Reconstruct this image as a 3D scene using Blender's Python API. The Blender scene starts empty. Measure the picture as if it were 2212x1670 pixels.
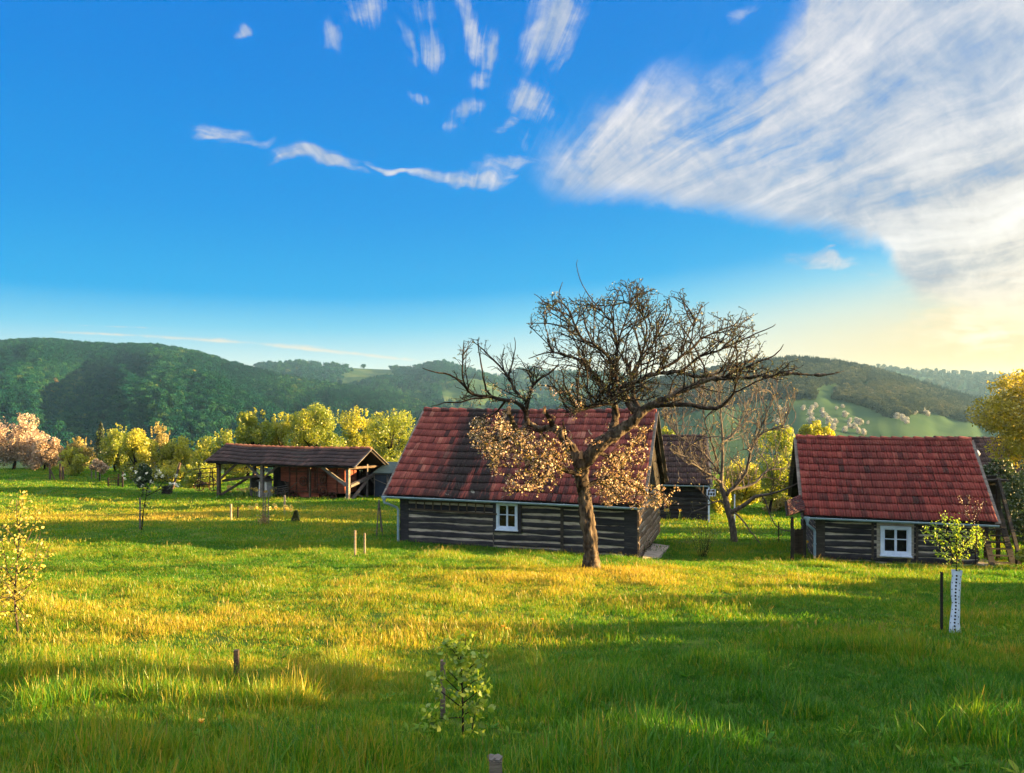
EXPO = 2.9
DOME = 1.7
OVER = 1.9
import bpy, math, random
import numpy as np
from mathutils import Vector, Matrix, noise as mnoise
random.seed(7); RNG = np.random.default_rng(7)
SC = bpy.context.scene; COL = SC.collection
R = math.radians
F, CX, HY = 1703.0, 1106.0, 860.0          # survey of the photograph: focal length, axis and horizon row (2212 px wide)
def P(px, py, d): return Vector(((px-CX)/F*d, d, (HY-py)/F*d))
SUN_AZ, SUN_EL = 91.5, 8.5
SUN = Vector((math.sin(R(SUN_AZ))*math.cos(R(SUN_EL)), math.cos(R(SUN_AZ))*math.cos(R(SUN_EL)), math.sin(R(SUN_EL))))

# ------------------------------------------------------------------ objects
def tag(o, label=None, cat=None, group=None, kind=None):
    if label: o['label'] = label
    if cat: o['category'] = cat
    if group: o['group'] = group
    if kind: o['kind'] = kind
    return o
def thing(name, label, cat, loc=(0, 0, 0), rz=0.0, group=None):
    o = bpy.data.objects.new(name, None); COL.objects.link(o)
    o.location = loc; o.rotation_euler = (0, 0, rz); o.empty_display_size = .2
    return tag(o, label, cat, group)
class MB:
    """collects boxes, beams, tubes and sheets into one mesh"""
    def __init__(s): s.v = []; s.f = []; s.m = []; s.t = []; s.tint = .5; s.mi = 0
    def add(s, vs, fs):
        n = len(s.v); s.v.extend([tuple(x) for x in vs]); s.t.extend([s.tint]*len(vs))
        for f in fs: s.f.append(tuple(i+n for i in f)); s.m.append(s.mi)
    def box(s, c, d, M=None):
        c = Vector(c); x, y, z = d[0]/2, d[1]/2, d[2]/2
        vs = [Vector((a*x, b*y, e*z)) for a in (-1, 1) for b in (-1, 1) for e in (-1, 1)]
        vs = [c + (M @ q if M else q) for q in vs]
        s.add(vs, [(0, 1, 3, 2), (4, 6, 7, 5), (0, 4, 5, 1), (2, 3, 7, 6), (0, 2, 6, 4), (1, 5, 7, 3)])
    def beam(s, p, q, w, h, up=(0, 0, 1), taper=1.0):
        p, q = Vector(p), Vector(q); z = (q-p); L = z.length; z.normalize()
        u = Vector(up)
        if abs(u.dot(z)) > .98: u = Vector((0, 1, 0))
        x = u.cross(z).normalized(); y = z.cross(x)
        vs = []
        for pt, k in ((p, 1), (q, taper)):
            for a, b in ((-1, -1), (1, -1), (1, 1), (-1, 1)): vs.append(pt + x*(a*w/2*k) + y*(b*h/2*k))
        s.add(vs, [(0, 1, 2, 3), (7, 6, 5, 4), (0, 4, 5, 1), (1, 5, 6, 2), (2, 6, 7, 3), (3, 7, 4, 0)])
    def tube(s, pts, rad, n=6, cap=True):
        pts = [Vector(p) for p in pts]
        if len(pts) < 2: return
        if not hasattr(rad, '__len__'): rad = [rad]*len(pts)
        vs = []; fs = []; ref = None
        for i, p in enumerate(pts):
            t = (pts[min(i+1, len(pts)-1)] - pts[max(i-1, 0)])
            if t.length < 1e-9: t = Vector((0, 0, 1))
            t.normalize()
            if ref is None: ref = Vector((1, 0, 0)) if abs(t.x) < .8 else Vector((0, 1, 0))
            x = (ref - t*ref.dot(t)).normalized(); y = t.cross(x); ref = x
            for k in range(n):
                a = 2*math.pi*k/n; vs.append(p + (x*math.cos(a) + y*math.sin(a))*rad[i])
        for i in range(len(pts)-1):
            for k in range(n):
                k2 = (k+1) % n; fs.append((i*n+k, i*n+k2, (i+1)*n+k2, (i+1)*n+k))
        if cap:
            fs.append(tuple(range(n-1, -1, -1))); fs.append(tuple((len(pts)-1)*n+k for k in range(n)))
        s.add(vs, fs)
    def prism(s, poly, off):
        """flat polygon (list of points) swept by vector off"""
        off = Vector(off); n = len(poly); vs = [Vector(p) for p in poly] + [Vector(p)+off for p in poly]
        s.add(vs, [tuple(range(n))[::-1], tuple(range(n, 2*n))] + [(i, (i+1) % n, n+(i+1) % n, n+i) for i in range(n)])
    def build(s, name, mat, parent=None, smooth=False):
        me = bpy.data.meshes.new(name); me.from_pydata(s.v, [], s.f); me.update()
        mats = mat if isinstance(mat, (list, tuple)) else [mat]
        for m in mats: me.materials.append(m)
        if len(mats) > 1: me.polygons.foreach_set('material_index', s.m)
        at = me.attributes.new('tint', 'FLOAT', 'POINT'); at.data.foreach_set('value', s.t)
        if smooth: me.polygons.foreach_set('use_smooth', [True]*len(me.polygons))
        o = bpy.data.objects.new(name, me); COL.objects.link(o)
        if parent is not None: o.parent = parent
        return o
def np_mesh(name, verts, faces4, mats, tint=None, midx=None, parent=None, smooth=False, link=True, tri=False):
    """fast mesh from numpy arrays (quads or tris)"""
    k = 3 if tri else 4
    verts = np.asarray(verts, np.float32); faces4 = np.asarray(faces4, np.int32)
    me = bpy.data.meshes.new(name); me.vertices.add(len(verts)); me.vertices.foreach_set('co', verts.ravel())
    nf = len(faces4); me.loops.add(nf*k); me.loops.foreach_set('vertex_index', faces4.ravel())
    me.polygons.add(nf); me.polygons.foreach_set('loop_start', np.arange(nf, dtype=np.int32)*k)
    if midx is not None: me.polygons.foreach_set('material_index', np.asarray(midx, np.int32))
    if smooth: me.polygons.foreach_set('use_smooth', np.ones(nf, bool))
    for m in (mats if isinstance(mats, (list, tuple)) else [mats]): me.materials.append(m)
    me.update(calc_edges=True); me.validate()
    if tint is not None:
        at = me.attributes.new('tint', 'FLOAT', 'POINT'); at.data.foreach_set('value', np.asarray(tint, np.float32))
    o = bpy.data.objects.new(name, me)
    if link: COL.objects.link(o)
    if parent is not None: o.parent = parent
    return o

# ------------------------------------------------------------------ materials
def newmat(name):
    m = bpy.data.materials.new(name); m.use_nodes = True; nt = m.node_tree; nt.nodes.clear()
    out = nt.nodes.new('ShaderNodeOutputMaterial'); return m, nt, out
def N(nt, t, **kw):
    n = nt.nodes.new(t)
    for k, v in kw.items():
        if k in n.inputs: n.inputs[k].default_value = v
        else: setattr(n, k, v)
    return n
def ramp(nt, fac, stops, interp='LINEAR'):
    r = nt.nodes.new('ShaderNodeValToRGB'); cr = r.color_ramp; cr.interpolation = interp
    while len(cr.elements) < len(stops): cr.elements.new(.5)
    for e, (p, c) in zip(cr.elements, stops):
        e.position = p; e.color = (c[0], c[1], c[2], 1) if hasattr(c, '__len__') else (c, c, c, 1)
    if fac is not None: nt.links.new(fac, r.inputs[0])
    return r.outputs[0]
def math_(nt, op, a, b=None, clamp=False):
    n = nt.nodes.new('ShaderNodeMath'); n.operation = op; n.use_clamp = clamp
    for i, q in enumerate((a, b)):
        if q is None: continue
        if isinstance(q, (int, float)): n.inputs[i].default_value = q
        else: nt.links.new(q, n.inputs[i])
    return n.outputs[0]
def mix(nt, fac, a, b, mode='MIX'):
    n = nt.nodes.new('ShaderNodeMix'); n.data_type = 'RGBA'; n.blend_type = mode
    for sock, q in ((n.inputs[0], fac), (n.inputs[6], a), (n.inputs[7], b)):
        if hasattr(q, 'is_linked') or hasattr(q, 'links'): nt.links.new(q, sock)
        elif hasattr(q, '__len__'): sock.default_value = (q[0], q[1], q[2], 1)
        else: sock.default_value = q
    return n.outputs[2]
def smooth(nt, v, a, b, t0=0.0, t1=1.0):
    n = nt.nodes.new('ShaderNodeMapRange'); n.interpolation_type = 'SMOOTHSTEP'
    n.inputs[1].default_value = a; n.inputs[2].default_value = b; n.inputs[3].default_value = t0; n.inputs[4].default_value = t1
    if isinstance(v, (int, float)): n.inputs[0].default_value = v
    else: nt.links.new(v, n.inputs[0])
    return n.outputs[0]
def noise(nt, vec, scale, detail=4, rough=.55, stretch=None, w=0.0, dist=0.0):
    if stretch is not None:
        mp = nt.nodes.new('ShaderNodeMapping'); mp.inputs['Scale'].default_value = stretch; mp.inputs['Location'].default_value = (w, w*.7, w*1.3)
        nt.links.new(vec, mp.inputs[0]); vec = mp.outputs[0]
    n = nt.nodes.new('ShaderNodeTexNoise'); n.inputs['Scale'].default_value = scale; n.inputs['Detail'].default_value = detail
    n.inputs['Roughness'].default_value = rough; n.inputs['Distortion'].default_value = dist
    nt.links.new(vec, n.inputs['Vector']); return n.outputs[0]
def coords(nt, kind='Object'): return nt.nodes.new('ShaderNodeTexCoord').outputs[kind]
def tintattr(nt, inst=False):
    a = nt.nodes.new('ShaderNodeAttribute'); a.attribute_name = 'tint'; a.attribute_type = 'INSTANCER' if inst else 'GEOMETRY'
    return a.outputs['Fac']
def mat_noise(name, stops, scale=3, detail=5, stretch=(1, 1, 1), rough=.85, bump=.3, bscale=None, spec=.3, tint=0.0, dist=.0):
    """rough natural surface: noise drives the colour and the relief"""
    m, nt, out = newmat(name); co = coords(nt)
    f = noise(nt, co, scale, detail, .62, stretch, dist=dist)
    if tint: f = math_(nt, 'ADD', f, math_(nt, 'MULTIPLY', math_(nt, 'SUBTRACT', tintattr(nt), .5), tint))
    c = ramp(nt, f, stops)
    b = N(nt, 'ShaderNodeBsdfPrincipled', Roughness=rough); b.inputs['Specular IOR Level'].default_value = spec
    nt.links.new(c, b.inputs['Base Color'])
    if bump:
        f2 = noise(nt, co, bscale or scale*3, 4, .6, stretch)
        bp = N(nt, 'ShaderNodeBump', Strength=bump, Distance=.03); nt.links.new(f2, bp.inputs['Height']); nt.links.new(bp.outputs[0], b.inputs['Normal'])
    nt.links.new(b.outputs[0], out.inputs[0]); return m
def mat_leaf(name, stops, trans=.45, inst=False, rough=.5, wscale=None, wamp=.35, gloss=.06, twarm=(1.15, 1.1, .6)):
    m, nt, out = newmat(name)
    f = tintattr(nt, inst)
    if inst:
        a_ = nt.nodes.new('ShaderNodeAttribute'); a_.attribute_name = 'blade'; f = math_(nt, 'ADD', f, a_.outputs['Fac'])
    if wscale:
        g = nt.nodes.new('ShaderNodeNewGeometry').outputs['Position']
        f = math_(nt, 'ADD', f, math_(nt, 'MULTIPLY', math_(nt, 'SUBTRACT', noise(nt, g, wscale, 3), .5), wamp*2))
    c = ramp(nt, f, stops)
    d = N(nt, 'ShaderNodeBsdfDiffuse'); t = N(nt, 'ShaderNodeBsdfTranslucent'); g_ = N(nt, 'ShaderNodeBsdfGlossy', Roughness=rough)
    nt.links.new(c, d.inputs[0]); tc = mix(nt, 1.0, c, twarm, 'MULTIPLY'); nt.links.new(tc, t.inputs[0])
    s = N(nt, 'ShaderNodeMixShader', Fac=trans); nt.links.new(d.outputs[0], s.inputs[1]); nt.links.new(t.outputs[0], s.inputs[2])
    s2 = N(nt, 'ShaderNodeMixShader', Fac=gloss); nt.links.new(s.outputs[0], s2.inputs[1]); nt.links.new(g_.outputs[0], s2.inputs[2])
    nt.links.new(s2.outputs[0], out.inputs[0]); return m

# ------------------------------------------------------------------ the lie of the land
_BY = np.array([-60, -20, -6, 0, 4.6, 5.6, 7.8, 10.5, 14, 18.5, 22, 25, 30, 40, 50, 62, 72, 82, 95, 130, 250, 400, 700, 7000], float)
_BZ = np.array([3.0, .2, -1.2, -1.65, -2.19, -2.40, -2.80, -3.13, -3.55, -4.05, -4.65, -5.1, -5.4, -5.95, -6.2, -6.35, -6.9, -8.5, -13, -28, -85, -140, -150, -150], float)
_ys = np.concatenate([np.arange(-60, 130, .25), np.arange(130, 7000, 5.)])
_zs = np.interp(_ys, _BY, _BZ)
_k = np.exp(-np.linspace(-2, 2, 17)**2); _k /= _k.sum()
_zs[:760] = np.convolve(np.pad(_zs[:760], 8, mode='edge'), _k, 'valid')
_AN = [(0, 1670, 4.6), (2212, 1670, 4.6), (1106, 1670, 4.6), (1000, 1597, 5.5), (511, 1472, 7.8), (2050, 1367, 10.5), (38, 1375, 10.3), (1278, 1234, 18.5), (1950, 1252, 18),
       (100, 1240, 18.5), (1383, 1212, 25), (866, 1166, 27.4), (1762, 1206, 25.9), (2060, 1222, 24.7), (2170, 1230, 24.3), (1587, 1176, 31), (1600, 1124, 41), (1480, 1114, 38.5),
       (470, 1073, 49.4), (760, 1079, 46), (310, 1146, 30), (0, 1150, 30), (0, 1062, 50), (0, 1034, 58), (100, 1014, 64), (300, 1042, 62), (1106, 1190, 25.5), (1640, 1118, 46), (2212, 1195, 28), (600, 1110, 37)]
_AX = np.array([(a-CX)/F*d for a, b, d in _AN]); _AY = np.array([d for a, b, d in _AN])
_AR = np.array([(HY-b)/F*d for a, b, d in _AN]) - np.interp(_AY, _ys, _zs)
def tz(x, y):
    x = np.asarray(x, float); y = np.asarray(y, float)
    z = np.interp(y, _ys, _zs)
    s = 2.0 + .09*np.abs(_AY)
    d2 = ((x[..., None]-_AX)**2 + (y[..., None]-_AY)**2)/(s**2)
    w = np.exp(-d2); r = (w*_AR).sum(-1)/(w.sum(-1)+.12)
    z = z + r
    z = z + .035*np.sin(x*.9+1.3*np.sin(y*.5))*np.sin(y*.8+.6) + .02*np.sin(x*2.1+y*1.3)*np.sin(y*1.9-x*.7)
    return z
def gz(x, y): return float(tz(np.array([x]), np.array([y]))[0])
def G(px, py, d0=3.0, d1=120.0):
    """where the sight line through a surveyed point meets the ground"""
    d = np.arange(d0, d1, .05); x = (px-CX)/F*d; zr = (HY-py)/F*d
    hit = np.nonzero(zr <= tz(x, d))[0]
    i = hit[0] if len(hit) else len(d)-1
    return Vector((x[i], d[i], float(tz(x[i:i+1], d[i:i+1])[0])))
def onground(px, d): x = (px-CX)/F*d; return Vector((x, d, gz(x, d)))
# ------------------------------------------------------------------ camera, sun, sky
cam = bpy.data.cameras.new('camera'); cam.sensor_width = 36; cam.lens = 36*F/2212; cam.shift_y = (HY-835)/2212
cam.clip_end = 20000; cam.clip_start = .05
co_ = bpy.data.objects.new('camera', cam); co_.rotation_euler = (R(90), 0, 0); COL.objects.link(co_); SC.camera = co_
sl = bpy.data.lights.new('sun', 'SUN'); sl.energy = 5.0; sl.angle = R(.5); sl.color = (1.0, .64, .26)
so = bpy.data.objects.new('sun', sl); so.rotation_euler = SUN.to_track_quat('Z', 'Y').to_euler(); COL.objects.link(so)
SC.view_settings.view_transform = 'Standard'; SC.view_settings.look = 'None'; SC.view_settings.exposure = EXPO; SC.view_settings.gamma = 1
SC.cycles.use_denoising = True; SC.cycles.denoising_prefilter = 'ACCURATE'; SC.cycles.max_bounces = 6; SC.cycles.diffuse_bounces = 3; SC.cycles.transmission_bounces = 4
SC.cycles.transparent_max_bounces = 6; SC.cycles.volume_bounces = 0; SC.cycles.sample_clamp_indirect = 6
SC.cycles.caustics_reflective = False; SC.cycles.caustics_refractive = False

W = bpy.data.worlds.new('World'); SC.world = W; W.use_nodes = True
nt = W.node_tree; nt.nodes.clear()
wo = nt.nodes.new('ShaderNodeOutputWorld'); bg = nt.nodes.new('ShaderNodeBackground'); nt.links.new(bg.outputs[0], wo.inputs[0])
D = nt.nodes.new('ShaderNodeTexCoord').outputs['Generated']
nrm = nt.nodes.new('ShaderNodeVectorMath'); nrm.operation = 'NORMALIZE'; nt.links.new(D, nrm.inputs[0]); D = nrm.outputs[0]
sx = nt.nodes.new('ShaderNodeSeparateXYZ'); nt.links.new(D, sx.inputs[0]); X, Y, Z = sx.outputs
sky = nt.nodes.new('ShaderNodeTexSky'); sky.sky_type = 'NISHITA'; sky.sun_disc = False; sky.sun_elevation = R(SUN_EL); sky.sun_rotation = R(SUN_AZ); sky.altitude = 400
# clear-air colour by height above the horizon; towards the sun the pale band stands higher
side = smooth(nt, X, -.25, .75)
front = smooth(nt, Y, -.2, .3)
el = math_(nt, 'SUBTRACT', Z, math_(nt, 'MULTIPLY', side, .075))
def L(r, g, b):  # sRGB 0-255 -> linear
    f = lambda c: (c/255/12.92) if c/255 <= .04045 else ((c/255+.055)/1.055)**2.4
    return (f(r), f(g), f(b))
elr = math_(nt, 'ADD', el, .1)
air = ramp(nt, elr, [(.05, L(240, 236, 212)), (.115, L(228, 238, 228)), (.15, L(190, 228, 238)), (.185, L(120, 206, 242)), (.225, L(20, 172, 240)), (.32, L(0, 152, 236)), (.46, L(0, 136, 230)), (.62, L(0, 122, 222)), (1.0, L(20, 88, 180))])
warm = ramp(nt, math_(nt, 'ADD', Z, .1), [(.09, L(240, 214, 150)), (.15, L(232, 206, 142)), (.2, L(226, 214, 174)), (.27, L(206, 222, 226)), (.5, L(235, 240, 245))])
wf = math_(nt, 'MULTIPLY', smooth(nt, X, .12, .56), smooth(nt, Z, .20, .02))
air = mix(nt, wf, air, warm)
air = mix(nt, .12, air, sky.outputs[0]) if False else air
# --- clouds, laid out by direction
yy = math_(nt, 'MAXIMUM', Y, .05)
U = math_(nt, 'DIVIDE', X, yy); V = math_(nt, 'DIVIDE', Z, yy)
uv = nt.nodes.new('ShaderNodeCombineXYZ'); nt.links.new(U, uv.inputs[0]); nt.links.new(V, uv.inputs[1]); uv = uv.outputs[0]
u_ = lambda px: (px-CX)/F
v_ = lambda py: (HY-py)/F
# streak coordinates fan out from a point low in the middle of the sky
du = math_(nt, 'SUBTRACT', U, u_(940)); dv = math_(nt, 'SUBTRACT', V, v_(700))
ang = math_(nt, 'ARCTAN2', du, dv)
rad = math_(nt, 'SQRT', math_(nt, 'ADD', math_(nt, 'MULTIPLY', du, du), math_(nt, 'MULTIPLY', dv, dv)))
pc = nt.nodes.new('ShaderNodeCombineXYZ'); nt.links.new(ang, pc.inputs[0]); nt.links.new(rad, pc.inputs[1]); pol = pc.outputs[0]
def warp(vec, scale, amp, detail=3):
    n = nt.nodes.new('ShaderNodeTexNoise'); n.inputs['Scale'].default_value = scale; n.inputs['Detail'].default_value = detail; nt.links.new(vec, n.inputs['Vector'])
    q = nt.nodes.new('ShaderNodeVectorMath'); q.operation = 'MULTIPLY_ADD'; nt.links.new(n.outputs['Color'], q.inputs[0]); q.inputs[1].default_value = (amp, amp, 0)
    h = nt.nodes.new('ShaderNodeVectorMath'); h.operation = 'SUBTRACT'; nt.links.new(vec, h.inputs[0]); h.inputs[1].default_value = (amp/2, amp/2, 0)
    nt.links.new(h.outputs[0], q.inputs[2]); return q.outputs[0]
polr = pol
pol = warp(warp(pol, 1.6, .30, 2), 6, .07, 4)
uvw = warp(warp(uv, 7, .07), 26, .022, 6)
st1 = noise(nt, pol, 1.0, 9, .60, (5.5, 1.7, 1), w=3.1, dist=.25)
st2 = noise(nt, pol, 1.0, 10, .64, (15, 3.4, 1), w=7.7, dist=.5)
st3 = noise(nt, pol, 1.0, 9, .68, (46, 8, 1), w=1.7, dist=.3)
puff = noise(nt, uvw, 9, 10, .60)
fine = noise(nt, uvw, 34, 8, .66)
# great cloud bank on the right: between a lower and an upper edge
def edge(stops):
    t = math_(nt, 'DIVIDE', math_(nt, 'SUBTRACT', U, u_(1000)), 1300/F)
    s = [(max(0, min(1, (a-1000)/1300)), v_(b)) for a, b in stops]
    return ramp(nt, t, s)
low = edge([(1000, 396), (1120, 388), (1190, 442), (1290, 438), (1440, 452), (1560, 468), (1700, 500), (1810, 520), (1900, 545), (1950, 612), (1990, 655), (2080, 690), (2300, 760)])
upp = edge([(1000, 392), (1140, 350), (1200, 250), (1290, 175), (1400, 145), (1540, 130), (1640, 105), (1680, 40), (1740, -60), (1800, -400), (2300, -900)])
lowj = math_(nt, 'ADD', low, math_(nt, 'ADD', math_(nt, 'MULTIPLY', math_(nt, 'SUBTRACT', puff, .5), .035), math_(nt, 'MULTIPLY', math_(nt, 'SUBTRACT', fine, .5), .035)))
m_low = smooth(nt, math_(nt, 'SUBTRACT', V, lowj), -.006, .030)
uppj = math_(nt, 'ADD', upp, math_(nt, 'ADD', math_(nt, 'MULTIPLY', math_(nt, 'SUBTRACT', st1, .5), .16), math_(nt, 'MULTIPLY', math_(nt, 'SUBTRACT', fine, .5), .03)))
m_upp = smooth(nt, math_(nt, 'SUBTRACT', uppj, V), -.008, .075)
m_lft = smooth(nt, math_(nt, 'ADD', U, math_(nt, 'MULTIPLY', math_(nt, 'SUBTRACT', puff, .5), .22)), u_(1085), u_(1290))
bank = math_(nt, 'MULTIPLY', math_(nt, 'MULTIPLY', m_low, m_upp), m_lft)
lr = smooth(nt, U, u_(1250), u_(1850))
strk = math_(nt, 'ADD', math_(nt, 'MULTIPLY', st1, .5), math_(nt, 'ADD', math_(nt, 'MULTIPLY', st2, .35), math_(nt, 'MULTIPLY', st3, .15)))
mott = math_(nt, 'ADD', math_(nt, 'MULTIPLY', puff, .55), math_(nt, 'ADD', math_(nt, 'MULTIPLY', fine, .2), math_(nt, 'MULTIPLY', st2, .25)))
tex = math_(nt, 'ADD', math_(nt, 'MULTIPLY', strk, math_(nt, 'ADD', .12, math_(nt, 'MULTIPLY', lr, .50))), math_(nt, 'MULTIPLY', mott, math_(nt, 'SUBTRACT', .88, math_(nt, 'MULTIPLY', lr, .50))))
bias = math_(nt, 'ADD', math_(nt, 'MULTIPLY', smooth(nt, math_(nt, 'SUBTRACT', V, low), .10, .0), .10), math_(nt, 'MULTIPLY', smooth(nt, U, .2, .6), .09))
bank = math_(nt, 'MULTIPLY', bank, smooth(nt, math_(nt, 'ADD', tex, bias), .36, .56, .06, .96))
# separate wisps: (px, py, rx, ry, turn, strength)
WISPS = [(485, 276, 62, 20, -8, 1.0), (455, 283, 50, 9, -3, .9), (535, 290, 50, 9, -13, .7), (690, 334, 92, 17, -5, 1.15), (640, 338, 55, 12, 4, .9), (745, 345, 55, 12, -16, .8),
         (870, 362, 90, 9, -16, .9), (960, 388, 85, 14, -14, .9), (1040, 392, 80, 17, 2, 1.0), (1090, 360, 70, 26, 15, .6), (517, 58, 22, 14, 25, .9), (455, 35, 14, 9, 30, .5),
         (728, 66, 20, 42, 24, .75), (800, 22, 50, 42, 20, .85), (880, 75, 18, 58, 22, .8), (925, 88, 22, 46, 24, .95), (905, 10, 30, 50, 20, .7), (1015, 50, 26, 80, 14, .9), (1050, 80, 26, 50, -15, .85), (1028, 155, 20, 34, -10, .7),
         (1190, 55, 55, 90, -24, 1.1), (1165, 100, 36, 44, -18, .9), (1215, 125, 12, 50, -30, .6), (1145, 215, 56, 52, -30, .95), (1095, 280, 52, 18, 25, .75), (1005, 252, 46, 30, 30, .85), (975, 285, 26, 16, 20, .6), (905, 200, 34, 12, -18, .55),
         (1130, 320, 14, 40, -10, .5), (1590, 25, 14, 52, -32, .6), (1780, 572, 80, 18, -4, .95), (1770, 550, 52, 9, 22, .7), (1900, 595, 70, 12, 8, .6), (1870, 612, 36, 9, -20, .4),
         (230, 722, 130, 3.2, -2.5, .75), (500, 738, 250, 4.2, -3.5, .8), (680, 755, 260, 5, -6, .85), (800, 768, 200, 4, -6.5, .75), (260, 706, 120, 1.8, -2, .5),
         (2000, 690, 90, 10, 12, .6), (2100, 735, 120, 12, 6, .6), (1950, 705, 50, 8, -10, .5), (2160, 700, 120, 25, 8, .7), (1935, 690, 44, 7, 4, .5)]
tot = None; flat_ = None
for (px, py, rx, ry, a, s) in WISPS:
    mp = nt.nodes.new('ShaderNodeMapping'); mp.vector_type = 'TEXTURE'
    mp.inputs['Location'].default_value = (u_(px), v_(py), 0); mp.inputs['Rotation'].default_value = (0, 0, R(a)); mp.inputs['Scale'].default_value = (rx/F, ry/F, 1)
    nt.links.new(uv if ry < 6 else uvw, mp.inputs[0])
    ln = nt.nodes.new('ShaderNodeVectorMath'); ln.operation = 'LENGTH'; nt.links.new(mp.outputs[0], ln.inputs[0])
    b = smooth(nt, ln.outputs['Value'], 1.75, .1, 0, s)
    if py > 240 and rx > 2.4*ry: flat_ = b if flat_ is None else math_(nt, 'MAXIMUM', flat_, b)
    else: tot = b if tot is None else math_(nt, 'MAXIMUM', tot, b)
wt = smooth(nt, math_(nt, 'ADD', math_(nt, 'MULTIPLY', st3, .35), math_(nt, 'ADD', math_(nt, 'MULTIPLY', puff, .40), math_(nt, 'MULTIPLY', fine, .25))), .36, .64)
hz = noise(nt, uvw, 1.0, 9, .66, (14, 60, 1), w=4.4, dist=.5)
wh = smooth(nt, math_(nt, 'ADD', math_(nt, 'MULTIPLY', hz, .45), math_(nt, 'ADD', math_(nt, 'MULTIPLY', puff, .30), math_(nt, 'MULTIPLY', fine, .25))), .36, .64)
def wisps(t, w): return smooth(nt, math_(nt, 'SUBTRACT', math_(nt, 'MULTIPLY', t, 1.3), math_(nt, 'MULTIPLY', math_(nt, 'SUBTRACT', 1.0, w), .9)), -.05, 1.05, 0, .88)
wisp = math_(nt, 'MAXIMUM', wisps(tot, wt), wisps(flat_, wh))
cl = math_(nt, 'MAXIMUM', bank, wisp)
# thin veil over the upper right
cl = math_(nt, 'MULTIPLY', cl, front)
# the rest of the dome (overhead, behind): broken cloud out of view, brightened to fill the shade
dome = noise(nt, D, 2.2, 6, .6, (1, 1, 1.6), dist=.4)
dome = math_(nt, 'MULTIPLY', smooth(nt, dome, .42, .6, 0, .9), math_(nt, 'SUBTRACT', 1.0, front))
over = math_(nt, 'MULTIPLY', smooth(nt, Z, .52, .75), smooth(nt, noise(nt, D, 3.1, 6, .6), .38, .58))
cl = math_(nt, 'MAXIMUM', cl, math_(nt, 'MAXIMUM', dome, over))
shade = math_(nt, 'ADD', math_(nt, 'MULTIPLY', st2, .35), math_(nt, 'ADD', math_(nt, 'MULTIPLY', st1, .25), math_(nt, 'ADD', math_(nt, 'MULTIPLY', puff, .25), math_(nt, 'MULTIPLY', fine, .15))))
ccol = ramp(nt, shade, [(.38, L(120, 156, 206)), (.46, L(170, 188, 214)), (.53, L(208, 214, 226)), (.62, L(244, 242, 244))])
near = math_(nt, 'MULTIPLY', smooth(nt, U, .28, .72), smooth(nt, V, .42, .16))
ccol = mix(nt, near, ccol, ramp(nt, shade, [(.41, L(168, 172, 182)), (.46, L(206, 202, 198)), (.51, L(242, 234, 222)), (.57, (1.02, .98, .9)), (.64, (1.2, 1.15, 1.04))]))
lowwarm = smooth(nt, V, .16, .06)
ccol = mix(nt, lowwarm, ccol, mix(nt, smooth(nt, U, .1, .6), L(236, 232, 215), L(252, 232, 180)))
rear = math_(nt, 'SUBTRACT', 1.0, math_(nt, 'MULTIPLY', front, smooth(nt, Z, .62, .5)))
ccol = mix(nt, rear, ccol, (DOME*1.0, DOME*.97, DOME*.92))
ccol = mix(nt, 1.0, ccol, mix(nt, smooth(nt, Z, .5, .85), (1, 1, 1), (OVER, OVER, OVER)), 'MULTIPLY')  # unseen overhead cloud made brighter to lift the shaded grass
# layered evening bands low on the right
bw = warp(uv, 6, .05, 4)
bands = math_(nt, 'ADD', math_(nt, 'MULTIPLY', noise(nt, bw, 1.0, 7, .62, (5, 34, 1), w=2.2), .6), math_(nt, 'MULTIPLY', puff, .4))
bm = math_(nt, 'MULTIPLY', math_(nt, 'MULTIPLY', smooth(nt, U, u_(1850), u_(2120)), smooth(nt, V, v_(800), v_(720))), smooth(nt, V, v_(560), v_(640)))
bm = math_(nt, 'MULTIPLY', bm, front)
air = mix(nt, math_(nt, 'MULTIPLY', bm, smooth(nt, bands, .44, .56, 0, .95)), air, ramp(nt, bands, [(.42, L(214, 178, 128)), (.5, L(244, 214, 158)), (.57, L(255, 244, 216))]))
col = mix(nt, cl, air, ccol)
dk = math_(nt, 'MULTIPLY', bm, math_(nt, 'MULTIPLY', smooth(nt, bands, .50, .40), math_(nt, 'MULTIPLY', smooth(nt, V, v_(690), v_(640)), .55)))
col = mix(nt, dk, col, L(188, 160, 134))
# glow of the low sun through the cloud on the right
gd = nt.nodes.new('ShaderNodeVectorMath'); gd.operation = 'DOT_PRODUCT'; nt.links.new(D, gd.inputs[0])
gv = Vector((math.sin(R(60))*math.cos(R(10)), math.cos(R(60))*math.cos(R(10)), math.sin(R(10)))); gd.inputs[1].default_value = gv
glow = math_(nt, 'POWER', math_(nt, 'MAXIMUM', gd.outputs['Value'], 0.0), 14.0)
col = mix(nt, 1.0, col, mix(nt, glow, (0, 0, 0), (.26, .20, .11)), 'ADD')
below = smooth(nt, Z, -.02, -.12)
col = mix(nt, below, col, (.10, .12, .08))
# physical sky, gently added
nis = nt.nodes.new('ShaderNodeVectorMath'); nis.operation = 'SCALE'; nt.links.new(sky.outputs[0], nis.inputs[0]); nis.inputs['Scale'].default_value = .06
col = mix(nt, .02, col, nis.outputs[0])
nt.links.new(col, bg.inputs[0]); bg.inputs[1].default_value = 2.0**(-EXPO)
W.cycles.sampling_method = 'MANUAL'; W.cycles.sample_map_resolution = 1024
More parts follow.
